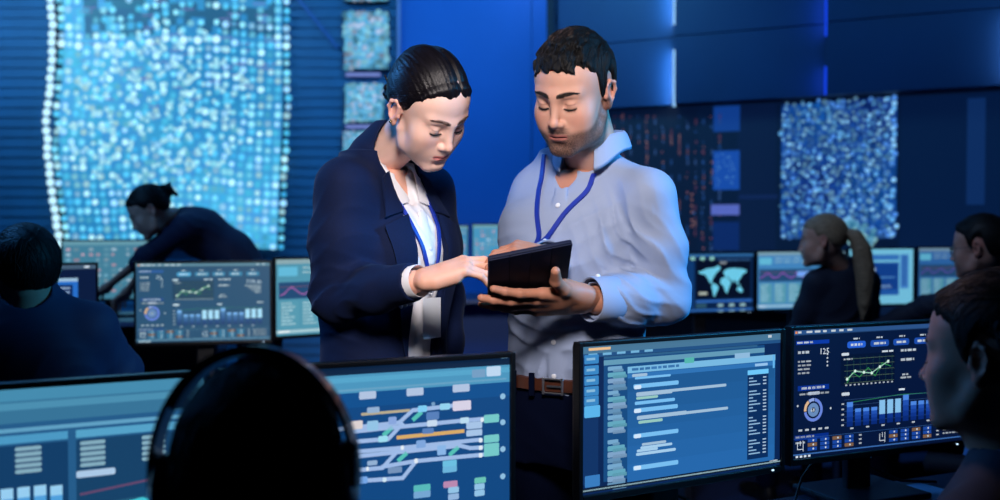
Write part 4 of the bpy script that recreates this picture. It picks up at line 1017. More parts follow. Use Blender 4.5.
def patch(bvh, poly, off, thick, name, m, parent, n=22, lift=None, y0=-.5, d=(0, 1, 0), bev=True):
    """panel of cloth lying on a garment: poly is a 4-sided outline (x,z) a,b,c,d"""
    a, b, c, e = [Vector((q[0], 0, q[1])) for q in poly]; G = [[None] * (n + 1) for _ in range(n + 1)]
    for i in range(n + 1):
        for j in range(n + 1):
            u, v = i / n, j / n; p = a * (1 - u) * (1 - v) + b * u * (1 - v) + c * u * v + e * (1 - u) * v
            r = onto(bvh, p.x, p.z, off + (lift(u, v) if lift else 0), y0, d); G[i][j] = r
    flat = [g for r in G for g in r if g]
    if not flat: return None
    for i in range(n + 1):
        for j in range(n + 1):
            if G[i][j] is None:
                u, v = i / n, j / n; p = a * (1 - u) * (1 - v) + b * u * (1 - v) + c * u * v + e * (1 - u) * v
                k = min(flat, key=lambda g: (g[0].x - p.x) ** 2 + (g[0].z - p.z) ** 2); G[i][j] = (Vector((p.x, k[0].y, p.z)), k[1])
    for _ in range(3):
        H = [[g for g in r] for r in G]
        for i in range(n + 1):
            for j in range(n + 1):
                nb = [G[a2][b2] for a2, b2 in ((i - 1, j), (i + 1, j), (i, j - 1), (i, j + 1)) if 0 <= a2 <= n and 0 <= b2 <= n]
                m0 = sum((q[0].y for q in nb), 0) / len(nb); H[i][j] = (Vector((G[i][j][0].x, G[i][j][0].y * .4 + m0 * .6, G[i][j][0].z)), G[i][j][1])
        G = H
    N = (n + 1) ** 2; vs = [g[0] + g[1] * thick for r in G for g in r] + [g[0] for r in G for g in r]; fs = []; I = lambda i, j: i * (n + 1) + j
    for i in range(n):
        for j in range(n): fs += [[I(i, j), I(i + 1, j), I(i + 1, j + 1), I(i, j + 1)], [N + I(i, j + 1), N + I(i + 1, j + 1), N + I(i + 1, j), N + I(i, j)]]
    for i in range(n): fs += [[I(i, 0), N + I(i, 0), N + I(i + 1, 0), I(i + 1, 0)], [I(i + 1, n), N + I(i + 1, n), N + I(i, n), I(i, n)], [I(0, i + 1), N + I(0, i + 1), N + I(0, i), I(0, i)], [I(n, i), N + I(n, i), N + I(n, i + 1), I(n, i + 1)]]
    b = MB(); b.add([v[:] for v in vs], fs); o = b.build(name, m, parent, autosmooth=60)
    bm = bmesh.new(); bm.from_mesh(o.data); bmesh.ops.recalc_face_normals(bm, faces=bm.faces); bm.to_mesh(o.data); bm.free(); return o
def shoes(p, feet, m):
    for (x, y, rz) in feet:
        v = Vol((-.07, -.24, -.005), (.07, .1, .14), .004)
        v.ell((0, -.13, .03), (.047, .085, .034), .02); v.ell((0, -.01, .035), (.037, .06, .045), .03); v.cone((0, .01, .03), (0, .01, .10), .036, .036, .03); v.cone((0, -.02, .03), (0, -.13, .03), .036, .034, .02)
        v.op(lambda x, y, z: (.002 - z) + 0 * x + 0 * y, (-.07, -.24, -.02), (.07, .1, .14), .002, 'sub') if False else None
        vs, F = v.mesh(1); vs[:, 2] = np.maximum(vs[:, 2], .001)
        npmesh('shoe', vs, F, m, p.o, M=Matrix.Translation((x, y, 0)) @ Matrix.Rotation(R(rz), 4, 'Z'))
# ================================================================ THE MAN WITH THE TABLET
m_shirt = mat('shirt_cotton', (138, 153, 184), .75, sheen=.1, bump=(1500, .15, .0004), noise=(6, .03))
m_shirt_in = m_shirt
m_trouser = mat('trouser_cloth', (3, 9, 32), .9, spec=.06, bump=(900, .2, .0005))
m_leather = mat('brown_leather', (70, 36, 24), .4, bump=(300, .3, .0006), noise=(40, .15))
m_shoe = mat('shoe_leather', (14, 13, 15), .3)
m_ribbon = mat('lanyard_ribbon', (14, 44, 150), .5)
m_button = mat('shirt_button', (215, 220, 230), .25)
m_steel = mat('polished_steel', (200, 205, 215), .35, metal=1)
# --- the tablet's place
T_TL, T_TR, T_BL = P(487.5, 256, 1.775), P(571.5, 239.3, 1.797), P(484, 305, 1.925)
tw = (T_TR - T_TL).normalized(); tdn = (T_BL - T_TL); tdn = (tdn - tw * tdn.dot(tw)).normalized(); tn = tw.cross(tdn).normalized()   # screen side
if tn.z < 0: tn = -tn
nb = -tn
def on_back(px, py, off):
    d = P(px, py, 1.0) - Vector((0, 0, CAMZ)); o = Vector((0, 0, CAMZ)); return o + d * ((T_TL + nb * off - o).dot(nb) / d.dot(nb))
m_brow_soft = mat('brown_brow_hair', (78, 52, 42), .6)
m_lash = mat('lash_and_brow_hair', (16, 10, 10), .6)
def build_man():
    p = Person((.165, 2.15, 0), -27, 'bearded man in light blue shirt standing with a tablet, blue lanyard round his neck'); L = p.L
    shR, shL = L(P(538, 192, 2.22)), L(P(648, 197, 2.05))
    elL = L(P(664, 298, 2.06)); wrL_w = on_back(584, 300, .028); wrL = L(wrL_w); cuL = wrL + (elL - wrL) * .16
    elR = L(P(520, 280, 2.16)); wrR_w = P(554, 259, 1.945); wrR = L(wrR_w); cuR = wrR + (elR - wrR) * .2
    print('man local', shR, shL, elL, wrL, elR, wrR)
    # head
    Hm = head_matrix(P(574.5, 93, 2.05), -33, 24, 6, .94); HI = Hm.inverted()
    nb_l = (shR + shL) / 2 + np.array((0, .010, .086)); nk = np.array(HI @ p.W(nb_l), np.float32)
    v = head_vol(.0017, nk, True); hv, hf = v.mesh(1); hc = paint_head(hv, (196, 150, 132), True, 1.0, (160, 96, 90))
    face_hair(hv, hf, p, Hm, m_lash); hv = xf(p.I @ Hm, hv)
    # hands
    parts = [(hv, hf, hc)]; sk = np.array(lin((176, 122, 100))[:3], np.float32)
    w = np.array(wrL); vh = Vol(w - .2, w + .2, .0019)
    hand(vh, lambda q: L(q), wrL_w, tw * -1.0 - tdn * .34 + nb * .0, nb, 1, [(-2, 8, 8), (-3, 8, 8), (0, 8, 8), (6, 12, 10)], thumb=[(.018, .022, .0), (.040, .056, .002), (.063, .080, .0), (.088, .090, -.004)], sc=1.14, spread=(.10, .02, -.08, -.17), fore=p.W(elL + (wrL - elL) * .45), fr=.033)
    a, b = vh.mesh(1); parts.append((a, b, np.tile(sk, (len(a), 1))))
    w = np.array(wrR); vh = Vol(w - .19, w + .19, .0022)
    hand(vh, lambda q: L(q), wrR_w, Vector((-.88, -.30, .22)), Vector((.1, -.45, .9)), -1, [(22, 38, 20), (30, 42, 25), (34, 44, 25), (38, 46, 25)], sc=.9, fore=p.W(elR + (wrR - elR) * .5), fr=.032)
    a, b = vh.mesh(1); parts.append((a, b, np.tile(sk, (len(a), 1))))
    st = [(.9, 0, 0, .14, .09), (1.05, 0, 0, .13, .085), (1.2, 0, 0, .14, .09), (1.35, 0, 0, .15, .095), (1.43, 0, 0, .14, .08), (1.5, 0, .0, .06, .05)]
    hipL, hipR = np.array((.09, 0, .9)), np.array((-.09, 0, .9)); footL, footR = np.array((.13, 0, .09)), np.array((-.12, .04, .09))
    a, b = coarse_body(p, st, [([shL, elL, cuL], [.045, .036, .03]), ([shR, elR, cuR], [.045, .036, .03])], [([hipL, (.11, -.01, .5), footL], [.065, .045, .035]), ([hipR, (-.1, .0, .5), footR], [.065, .045, .035])])
    parts.append((a, b, np.tile(sk, (len(a), 1)))); V_, F_, C_c = join_np(parts); npmesh('body', V_, F_, m_skin, p.o, C_c)
    # hair
    mh = hairmat('black_hair', (5, 5, 8), .6)
    def streak(x, y, z): return .0016 * np.sin(x * 260 + np.sin(y * 60) * 2 + z * 40) * sstep(.02, .1, z) + .001 * np.sin(x * 520 + y * 120)
    def extra(vv):
        q = random.Random(4)   # locks swept over the brow and crown
        def S(x, y, up):   # point on the cap over (x, y), raised by up
            a = x / .084; b_ = (y - .010) / .108; zz = max(0., 1 - a * a - b_ * b_) ** .5; return (x * (1 + up * 4), y - up, .032 + .100 * zz + up)
        for i in range(16):
            x = -.050 + i * .0062 + q.uniform(-.003, .003); e = q.uniform(-.004, .006); y1 = -.0855 + (x / .07) ** 2 * .024
            vv.cone(S(x * .9 - .004, -.070, -.002), (x + .003, y1, .074 - (x / .07) ** 2 * .010 + e), .0055, .0016, .008)
        for i in range(60):
            t = q.uniform(0, 2 * PI); r = q.uniform(.1, .85); x, y = .072 * r * math.cos(t), .015 + .085 * r * math.sin(t); a = q.uniform(.012, .028)
            vv.cone(S(x, y, -.002), S(x + q.uniform(-.01, .01), y - a, .005), .008, .0028, .005)
    hvv = hair_vol(.0019, ([-.10, -.075, -.062, -.05, -.030, -.016, -.008, 0, .012, .034, .05, .10], [.082, .076, .062, .054, .032, -.012, -.022, .02, .034, .030, -.048, -.058]), .0135, .004, streak, extra, .5, .8, 1.6, .012)
    a, b = hvv.mesh(1); a, b = strands(a, b, 2600, 'short', 3, .0008); o = npmesh('hair', a, b, mh, p.o); o.matrix_local = p.I @ Hm
    # shirt
    lo, hi = np.array((-.36, -.36, .98)), np.array((.36, .3, 1.56)); allp = np.array([shR, shL, elL, cuL, elR, cuR]); lo = np.minimum(lo, allp.min(0) - .08); hi = np.maximum(hi, allp.max(0) + .08); lo[2] = 1.0; hi[2] = 1.57
    v = Vol(lo, hi, .0036)
    v.loft([(1.03, 0, .0, .150, .112), (1.08, 0, 0, .152, .115), (1.16, 0, -.004, .150, .116), (1.25, 0, -.004, .157, .120), (1.34, 0, -.002, .168, .122), (1.40, 0, .004, .172, .112), (1.45, 0, .010, .128, .088), (1.49, 0, .012, .080, .066), (1.525, 0, .008, .066, .062)], .01, 2.2)
    for sh, el, cu, sg in ((shL, elL, cuL, 1), (shR, elR, cuR, -1)):
        inn = np.array((sg * .055, .012, sh[2] + .062)); v.cone(inn, sh + np.array((0, 0, .004)), .036, .052, .05)
        mid = sh * .5 + el * .5 + np.array((sg * .006, 0, 0)); v.chain([sh, mid, el], [.056, .056, .052], .018); v.chain([el, el * .45 + cu * .55, cu], [.053, .048, .040], .03)
    # creases of the sleeves, the belly and the yoke
    fold(v, elL, (.09, .09, .07), (.3, .3, 1), .028, .0065, ph=1); fold(v, (elL + cuL) / 2, (.09, .09, .07), (.5, .5, 1), .03, .006, ph=2.2)
    fold(v, (shL + elL) / 2, (.07, .08, .09), (.2, .5, 1), .045, .005, ph=.5); fold(v, shL + np.array((-.05, -.04, -.07)), (.07, .09, .07), (.8, 0, .6), .032, .0045, ph=.3)
    fold(v, elR, .09, (.2, .3, 1), .03, .005, ph=1.7); fold(v, (shR + elR) / 2, (.06, .08, .1), (.1, .6, 1), .04, .004, ph=.2)
    fold(v, (.06, -.11, 1.22), (.10, .08, .10), (-.5, 0, 1), .042, .0075, ph=.9); fold(v, (-.07, -.11, 1.16), (.08, .08, .09), (.6, 0, 1), .05, .005, ph=2)
    fold(v, (.0, -.1, 1.08), (.14, .1, .05), (1, 0, .25), .045, .0035, ph=.4); fold(v, (.08, -.1, 1.36), (.08, .07, .06), (.7, 0, -1), .05, .0028, ph=.4)
    # placket
    v.cone((.0, -.115, 1.06), (.0, -.118, 1.2), .017, .017, .003, flat=.25, fdir=(0, 1, 0)); v.cone((.0, -.118, 1.2), (0, -.118, 1.36), .017, .017, .003, flat=.25, fdir=(0, 1, 0)); v.cone((0, -.118, 1.36), (0, -.078, 1.47), .017, .016, .003, flat=.25, fdir=(0, 1, .3))
    # the open neck and the sleeve mouths
    nkl = np.array(p.I @ Hm @ Vector((0, .022, -.05))); v.cone(nb_l + np.array((0, 0, -.03)), nkl, .054, .060, .004, mode='sub')
    v.ell((0, -.075, 1.50), (.022, .05, .045), .006, mode='sub')
    for el, cu in ((elL, cuL), (elR, cuR)):
        d = (cu - el) / np.linalg.norm(cu - el); v.cone(cu - d * .02, cu + d * .06, .031, .034, .003, mode='sub')
        chop(v, cu + d * .012, d)
    vs, F = v.mesh(1); shirt = npmesh('shirt', vs, F, m_shirt, p.o); bv = bvh_of(shirt)
    # cuffs: turned bands at both wrists
    for el, cu in ((elL, cuL), (elR, cuR)):
        d = Vector(cu - el).normalized(); up = d.cross(Vector((0, 0, 1))).normalized(); w2 = d.cross(up); c = MB(); n = 28; vs = []; fs = []
        for k, (o1, r) in enumerate(((-.045, .0425), (-.04, .0445), (.016, .0435), (.019, .042), (.017, .0395), (-.03, .040))):
            for i in range(n): t = 2 * PI * i / n; vs.append((Vector([float(q) for q in cu]) + d * o1 + (up * math.cos(t) * 1.0 + w2 * math.sin(t) * 1.04) * (r + .0006 * math.sin(3 * t)))[:])
        for k in range(5):
            for i in range(n): fs.append([k * n + i, k * n + (i + 1) % n, (k + 1) * n + (i + 1) % n, (k + 1) * n + i])
        c.add(vs, fs); co = c.build('cuff', m_shirt, shirt, autosmooth=50)
        bb = MB(); bb.ball((Vector([float(q) for q in cu]) + d * .0 - w2 * .046)[:], (.005, .005, .005), n=6); bb.build('button', m_button, co, True)
    # collar: stand and two wings
    c = MB(); n = 44; vs = []; fs = []; cc = Vector([float(q) for q in nb_l]) + Vector((0, -.002, .012))
    rows = [(.0, .064, -.010), (.5, .066, .022), (1, .064, .034), (1.5, .071, .030), (2, .083, -.004), (2.2, .081, -.006), (1.6, .068, .026)]
    for r_, rad, dz in rows:
        for i in range(n + 1):
            t = R(-90 + 24) + (2 * PI - R(48)) * i / n   # open at the front (-y)
            fr = max(0, -math.sin(t)) ** 2; tip = math.exp(-((min(i, n - i)) / 4.5) ** 2) * (1 if r_ >= 2 else 0)
            back = max(0, math.sin(t)); q = Vector((math.cos(t) * rad * 1.02, math.sin(t) * rad * 1.0, dz - fr * .022 + back * .012 - tip * .032)); q.y -= tip * .014; q.x *= 1 + tip * .10
            vs.append((cc + q)[:])
    for k in range(len(rows) - 1):
        for i in range(n): fs.append([k * (n + 1) + i, k * (n + 1) + i + 1, (k + 1) * (n + 1) + i + 1, (k + 1) * (n + 1) + i])
    c.add(vs, fs); co = c.build('collar', m_shirt, shirt, autosmooth=60)
    sd = co.modifiers.new('s', 'SOLIDIFY'); sd.thickness = .0022; ss = co.modifiers.new('b', 'SUBSURF'); ss.levels = 1; ss.render_levels = 1
    for z in (1.42, 1.33, 1.235, 1.14, 1.07):
        r = onto(bv, .0, z, .0015)
        if r: b = MB(); b.ball((0, 0, 0), (.0055, .0055, .0018), n=8); bo = b.build('button', m_button, shirt, True); bo.location = r[0]; bo.rotation_euler = r[1].to_track_quat('Z', 'Y').to_euler()
    # lanyard: two bands meeting below the chest, with the clip
    lo_ = empty('lanyard'); lo_.name = 'lanyard'
    lo_.parent = p.o
    for sg in (-1, 1):
        ribbon(bv, [(sg * .056, 1.53), (sg * .060, 1.49), (sg * .056, 1.45), (sg * .030 - .014, 1.40), (-.022 + sg * .003, 1.338)], .0095, 'ribbon', m_ribbon, lo_, .003)
    r = onto(bv, -.022, 1.332, .006)[0]; b = MB(); b.box((r.x, r.y, r.z), (.012, .005, .016), bev=.002); b.tube([(r.x, r.y, r.z - .008), (r.x + .004, r.y - .004, r.z - .016), (r.x, r.y, r.z - .028), (r.x - .004, r.y, r.z - .018), (r.x, r.y, r.z - .008)], .0014, 6); b.build('clip', m_steel, lo_, True)
    # belt and trousers
    v = Vol((-.24, -.2, .04), (.24, .2, 1.09), .0055)
    v.loft([(.88, 0, 0, .172, .128), (.95, 0, 0, .165, .122), (1.03, 0, 0, .153, .113), (1.065, 0, 0, .150, .110)], .01, 2.2)
    v.chain([(.088, 0, .9), (.112, -.01, .5), (.13, 0, .06)], [.094, .068, .05], .03); v.chain([(-.088, 0, .9), (-.105, .0, .5), (-.12, .04, .06)], [.094, .068, .05], .03)
    fold(v, (0, -.1, .9), (.15, .1, .08), (.4, 0, 1), .05, .004); fold(v, (.11, 0, .5), .1, (0, .2, 1), .05, .004); fold(v, (-.1, 0, .5), .1, (0, .2, 1), .05, .004); fold(v, (.12, 0, .14), .1, (0, .2, 1), .04, .004); fold(v, (-.12, 0, .14), .1, (0, .2, 1), .04, .004)
    vs, F = v.mesh(1); tr = npmesh('trousers', vs, F, m_trouser, p.o)
    def ellring(z0, z1, rx, ry, t, name, m, par, n=64, e=2.2):
        b = MB(); vs = []; fs = []
        for rr, zz in ((0, z0), (t, z0 + .002), (t, z1 - .002), (0, z1), (-.002, z1), (-.002, z0)):
            for i in range(n):
                a = 2 * PI * i / n; ca, sa = math.cos(a), math.sin(a); k = (abs(ca) ** e + abs(sa) ** e) ** (-1 / e); vs.append(((rx + rr) * ca * k, (ry + rr) * sa * k, zz))
        for k in range(6):
            for i in range(n): fs.append([k * n + i, k * n + (i + 1) % n, ((k + 1) % 6) * n + (i + 1) % n, ((k + 1) % 6) * n + i])
        b.add(vs, fs); return b.build(name, m, par, autosmooth=50)
    be = ellring(1.036, 1.064, .156, .116, .005, 'belt', m_leather, p.o)
    b = MB()
    for q in ((0, .016), (0, -.016)): b.box((0, -.126, 1.05 + q[1] * .9), (.040, .005, .004), bev=.0015)
    for q in (-.021, .021): b.box((q, -.126, 1.05), (.005, .005, .036), bev=.0015)
    b.box((.004, -.1265, 1.05), (.034, .003, .004)); b.build('buckle', m_steel, be)
    for x in (-.1, .08, .13, -.05):
        y = -.121 * (1 - (abs(x) / .162) ** 2.2) ** (1 / 2.2) - .004; MB().box((x, y, 1.05), (.012, .006, .048), Matrix.Identity(4), bev=.0015).build('belt_loop', m_trouser, tr)
    shoes(p, [(.13, .0, 8), (-.12, .04, -8)], m_shoe); return p
man = build_man()
# --- tablet in a dark folding case
def build_tablet():
    W, H = (T_TR - T_TL).length, .180; c = T_TL + tw * W / 2 + tdn * H / 2; o = empty('tablet', c[:])
    m3 = Matrix((tw, tn.cross(tw), tn)).transposed(); o.rotation_euler = m3.to_euler()
    tag(o, 'tablet in a dark navy folding case, held between the standing woman and man', 'tablet')
    mc = mat('tablet_case', (8, 17, 44), .65, spec=.2, bump=(700, .3, .0005))
    b = MB(); b.box((0, 0, -.003), (W, H, .008), bev=.0035); b.build('case', mc, o, autosmooth=40)
    b = MB()
    for i, x in enumerate((-W * .375, -W * .125, W * .125, W * .375)): b.box((x, 0, -.0085), (W * .245, H * .985, .003), bev=.0012)
    b.build('cover_flap', mc, o, autosmooth=40)
    MB().box((0, 0, .0012), (W - .008, H - .008, .004), bev=.0015).build('frame', m_black, o)
    c2 = Canvas(W - .03, H - .022); c2.rect(0, 0, 1, 1, (120, 160, 200)); c2.layer(); c2.rect(0, 0, 1, .1, (60, 120, 190)); c2.rect(.05, .16, .45, .9, (40, 90, 150)); c2.rect(.5, .16, .95, .5, (180, 205, 230)); c2.rect(.5, .55, .95, .9, (70, 130, 190)); c2.layer()
    for k in range(7): c2.words(.08, .2 + k * .095, .42, .03, (200, 220, 240), .9, k)
    s = c2.build('screen', screen_mat('tablet_pixels', .8, .15), o); s.rotation_euler = (R(-90), 0, 0); s.location = (0, 0, .0034)
build_tablet()

# ================================================================ THE WOMAN IN THE BLAZER
m_blazer = mat('navy_blazer_wool', (4, 20, 56), .82, spec=.2, sheen=.05, bump=(1100, .25, .0006), noise=(300, .12))
m_blouse = mat('white_blouse', (222, 222, 228), .6, sheen=.1, bump=(1200, .1, .0004))
m_gold = mat('gold_stud', (220, 200, 170), .2, metal=1)
def build_woman():
    p = Person((-.250, 2.16, 0), 52, 'woman with dark hair bun, navy blazer and white blouse, looking down at the tablet'); L = p.L
    shR, shL = L(P(343, 190, 2.03)), L(P(430, 187, 2.28)); shR[2] = shL[2] = (shR[2] + shL[2]) / 2
    elR = L(P(337, 297, 2.02)); wrR_w = P(424, 280, 1.87); wrR = L(wrR_w); cuR = wrR + (elR - wrR) * .10
    elL = L(P(442, 300, 2.33)); wrL_w = P(444, 392, 2.22); wrL = L(wrL_w); cuL = wrL + (elL - wrL) * .1
    print('woman local', shR, shL, elR, wrR, elL, wrL)
    Hm = head_matrix(P(427, 107, 2.04), 40, 49, 0, .91, -12); HI = Hm.inverted()
    nb_l = (shR + shL) / 2 + np.array((0, .006, .080)); nk = np.array(HI @ p.W(nb_l), np.float32)
    v = head_vol(.0017, nk, False, ez=-.010); hv, hf = v.mesh(1); hc = paint_head(hv, (232, 192, 178), False, 0, (204, 112, 112), (84, 60, 52)); face_hair(hv, hf, p, Hm, m_lash, False); hv = xf(p.I @ Hm, hv)
    parts = [(hv, hf, hc)]; sk = np.array(lin((222, 168, 146))[:3], np.float32)
    w = np.array(wrR); vh = Vol(w - .2, w + .2, .0018)
    hand(vh, lambda q: L(q), wrR_w, Vector((.93, .15, .32)), Vector((-.30, -.40, .88)), -1, [(20, 14, 8), (32, 26, 14), (40, 34, 20), (34, 28, 18)], thumb=[(.018, .012, -.006), (.040, .044, -.022), (.044, .072, -.036), (.034, .084, -.034)], sc=.93, spread=(.05, .02, -.03, -.08), fore=p.W(elR + (wrR - elR) * .6), fr=.0255)
    a, b = vh.mesh(1); parts.append((a, b, np.tile(sk, (len(a), 1))))
    w = np.array(wrL); vh = Vol(w - .19, w + .19, .003)
    hand(vh, lambda q: L(q), wrL_w, Vector((.02, -.08, -1)), Vector((.6, .6, 0)), -1, [(12, 20, 15)] * 4, sc=.9, fore=p.W(elL + (wrL - elL) * .5), fr=.030)
    a, b = vh.mesh(1); parts.append((a, b, np.tile(sk, (len(a), 1))))
    st = [(.9, 0, 0, .14, .09), (1.05, 0, 0, .11, .075), (1.2, 0, 0, .12, .08), (1.35, 0, 0, .125, .085), (1.43, 0, 0, .11, .06), (1.5, 0, 0, .05, .045)]
    a, b = coarse_body(p, st, [([shR, elR, cuR], [.036, .03, .024]), ([shL, elL, cuL], [.036, .03, .024])], [([(.08, 0, .9), (.09, -.01, .5), (.09, 0, .09)], [.06, .04, .03]), ([(-.08, 0, .9), (-.09, 0, .5), (-.09, .03, .09)], [.06, .04, .03])])
    parts.append((a, b, np.tile(sk, (len(a), 1)))); V_, F_, C_c = join_np(parts); npmesh('body', V_, F_, m_skin, p.o, C_c)
    # hair drawn back into a bun
    mh = hairmat('dark_brown_hair', (14, 12, 18), .36)
    def streak(x, y, z):
        ph = np.arctan2(x, z + .035 - .3 * y); part = np.exp(-((x - .012) / .004) ** 2) * (z > .05) * (y < .03)
        return .0003 * np.sin(ph * 46 + np.sin(y * 40) * .8) + .00035 * np.sin(ph * 95 + 1) + .004 * part - .004 * np.exp(-((np.abs(x - .012) - .022) / .02) ** 2) * (z > .05)
    def extra(vv):
        vv.ell((0, .104, -.040), (.030, .027, .026), .012); q = random.Random(2)
        for i in range(9):
            t = i * .7; vv.cone((.022 * math.cos(t), .110, -.04 + .020 * math.sin(t)), (.024 * math.cos(t + 1.4), .124 - .004 * (i % 2), -.04 + .022 * math.sin(t + 1.4)), .008, .007, .003)
        for i in range(5): vv.cone((.008 * (i - 2), .118, -.03), (.012 * (i - 2), .138 + q.uniform(-.006, .004), -.020 + q.uniform(-.012, .012)), .004, .0018, .003)
    hvv = hair_vol(.0018, ([-.11, -.085, -.07, -.05, -.02, .0, .012, .03, .06, .10], [.088, .086, .070, .040, .010, -.006, .004, -.006, -.046, -.050]), .0085, .000, streak, extra)
    a, b = hvv.mesh(1); a, b = strands(a, b, 2200, 'back', 5, .0006, (0, .104, -.035)); o = npmesh('hair', a, b, mh, p.o); o.matrix_local = p.I @ Hm
    for s in (-1, 1):
        b = MB(); b.ball((s * .0855, .004, -.033), .0042, n=8); eo = b.build('earring', m_gold, p.o, True); eo.matrix_local = p.I @ Hm
    # blouse
    v = Vol((-.21, -.19, .92), (.21, .19, 1.57), .0036)
    v.loft([(.93, 0, 0, .158, .118), (1.02, 0, 0, .142, .105), (1.12, 0, -.002, .128, .098), (1.22, 0, -.006, .138, .108), (1.31, 0, -.012, .145, .122), (1.38, 0, -.006, .138, .110), (1.44, 0, .004, .112, .082), (1.485, 0, .006, .070, .060), (1.52, 0, .004, .056, .054)], .01, 2.1)
    for sh, sg in ((shL, 1), (shR, -1)): v.cone(np.array((sg * .05, .004, 1.44)), sh * .9 + np.array((0, 0, .1 * sh[2])) , .045, .045, .04)
    fold(v, (.0, -.1, 1.12), (.08, .06, .12), (1, 0, .35), .03, .0035, ph=1); fold(v, (.02, -.1, 1.25), (.07, .06, .07), (1, 0, -.6), .028, .003, ph=2); fold(v, (.0, -.1, 1.38), (.06, .06, .07), (1, 0, .8), .026, .003, ph=.4)
    v.chain([(0, -.108, .96), (0, -.1, 1.1), (0, -.115, 1.22), (0, -.135, 1.31), (0, -.112, 1.40)], [.014] * 5, .003, flat=.28, fdir=(0, 1, 0))
    nkl = np.array(p.I @ Hm @ Vector((0, .02, -.06))); v.cone(nb_l + np.array((0, 0, -.03)), nkl, .045, .050, .004, mode='sub')
    v.ell((0, -.08, 1.475), (.022, .05, .055), .006, mode='sub')
    vs, F = v.mesh(1); bl = npmesh('blouse', vs, F, m_blouse, p.o); bv = bvh_of(bl)
    for sg in (-1, 1):   # soft open collar
        patch(bv, [(sg * .016, 1.425), (sg * .050, 1.415), (sg * .062, 1.49), (sg * .044, 1.515)], .006, .0025, 'collar', m_blouse, bl, 12)
    for z in (1.33, 1.24, 1.15, 1.06):
        r = onto(bv, 0, z, .001)
        if r: b = MB(); b.ball(r[0][:], (.004, .0015, .004), n=6); b.build('button', m_button, bl, True)
    # lanyard
    ly = empty('lanyard'); ly.parent = p.o
    for sg in (-1, 1): ribbon(bv, [(sg * .056, 1.495), (sg * .05, 1.44), (sg * .034, 1.36), (sg * .004, 1.268)], .008, 'ribbon', m_ribbon, ly, .006)
    r = onto(bv, 0, 1.258, .008)[0]; b = MB(); b.box((r.x, r.y, r.z), (.010, .005, .014), bev=.0015); b.tube([(r.x, r.y, r.z - .007), (r.x + .004, r.y - .003, r.z - .015), (r.x, r.y, r.z - .026), (r.x - .004, r.y, r.z - .016)], .0013, 6); b.build('clip', m_steel, ly, True)
    b = MB(); b.box((r.x, r.y - .003, r.z - .070), (.054, .0014, .084), bev=.0006); b.build('badge', mat('badge_sleeve', (215, 222, 232), .35), ly)
    # blazer
    allp = np.array([shR, shL, elL, cuL, elR, cuR]); lo = np.minimum((-.24, -.2, .80), allp.min(0) - .075); hi = np.maximum((.24, .2, 1.55), allp.max(0) + .075); lo[2] = .82; hi[2] = 1.60
    v = Vol(lo, hi, .0038)
    v.loft([(.84, 0, .004, .190, .140), (.93, 0, .004, .180, .134), (1.02, 0, .003, .162, .122), (1.12, 0, .0, .148, .114), (1.22, 0, -.003, .158, .124), (1.31, 0, -.008, .165, .137), (1.37, 0, -.004, .160, .126), (1.42, 0, .006, .138, .104), (1.475, 0, .014, .088, .076), (1.51, 0, .020, .062, .062)], .01, 2.2)
    for sh, el, cu, sg in ((shL, elL, cuL, 1), (shR, elR, cuR, -1)):
        inn = np.array((sg * .028, .020, sh[2] + .072)); v.cone(inn, sh + np.array((-sg * .006, 0, .0)), .040, .046, .07); mid = sh * .5 + el * .5
        v.chain([sh, mid, el], [.052, .053, .050], .04); v.chain([el, el * .5 + cu * .5, cu], [.050, .045, .037], .025)
    fold(v, elR, (.08, .08, .07), (.5, .2, .9), .032, .007, ph=.7); fold(v, (elR + cuR) / 2, (.1, .1, .05), (.7, .5, .6), .04, .006, ph=1.4); fold(v, (shR + elR) / 2, (.07, .08, .1), (.15, .4, 1), .05, .005, ph=.6)
    fold(v, elL, .08, (.2, .2, 1), .035, .004); fold(v, (-.1, -.06, 1.12), (.08, .1, .1), (.4, 0, 1), .05, .004, ph=1.1); fold(v, (-.12, .02, .98), (.1, .1, .1), (1, 0, .3), .06, .004)
    nkj = np.array(p.I @ Hm @ Vector((0, .02, -.06))); dj = (nkj - nb_l) / np.linalg.norm(nkj - nb_l); v.cone(nb_l + np.array((0, .004, -.035)), nb_l + dj * .030 + np.array((0, .010, .0)), .064, .059, .02)
    ws = ([.8, 1.0, 1.12, 1.25, 1.36, 1.44, 1.5, 1.56], [.060, .048, .042, .043, .048, .047, .044, .044])
    def cut(x, y, z):
        w_ = np.interp(z, *ws).astype(np.float32); return np.maximum(np.abs(x) - w_, y + .02)
    v.op(cut, (-.09, -.25, .80), (.09, -.0, 1.56), .008, 'sub')
    nkl = np.array(p.I @ Hm @ Vector((0, .02, -.06))); v.cone(nb_l + np.array((0, .004, -.06)), nkl, .056, .058, .004, mode='sub')
    for el, cu in ((elL, cuL), (elR, cuR)):
        d = (cu - el) / np.linalg.norm(cu - el); v.cone(cu - d * .03, cu + d * .06, .030, .031, .003, mode='sub')
        chop(v, cu - d * .002, d)
    vs, F = v.mesh(1); jk = npmesh('blazer', vs, F, m_blazer, p.o); jb = bvh_of(jk)
    for sg in (-1, 1):
        a, b, c, d = (sg * .047, 1.10), (sg * .052, 1.10), (sg * .108, 1.375), (sg * .050, 1.40)
        patch(jb, [a, b, c, d], .002, .004, 'lapel', m_blazer, jk, 18, lambda u, v: .004 * u)
        patch(jb, [(sg * .050, 1.405), (sg * .098, 1.392), (sg * .080, 1.475), (sg * .052, 1.49)], .002, .005, 'collar', m_blazer, jk, 14, lambda u, v: .003 * u)
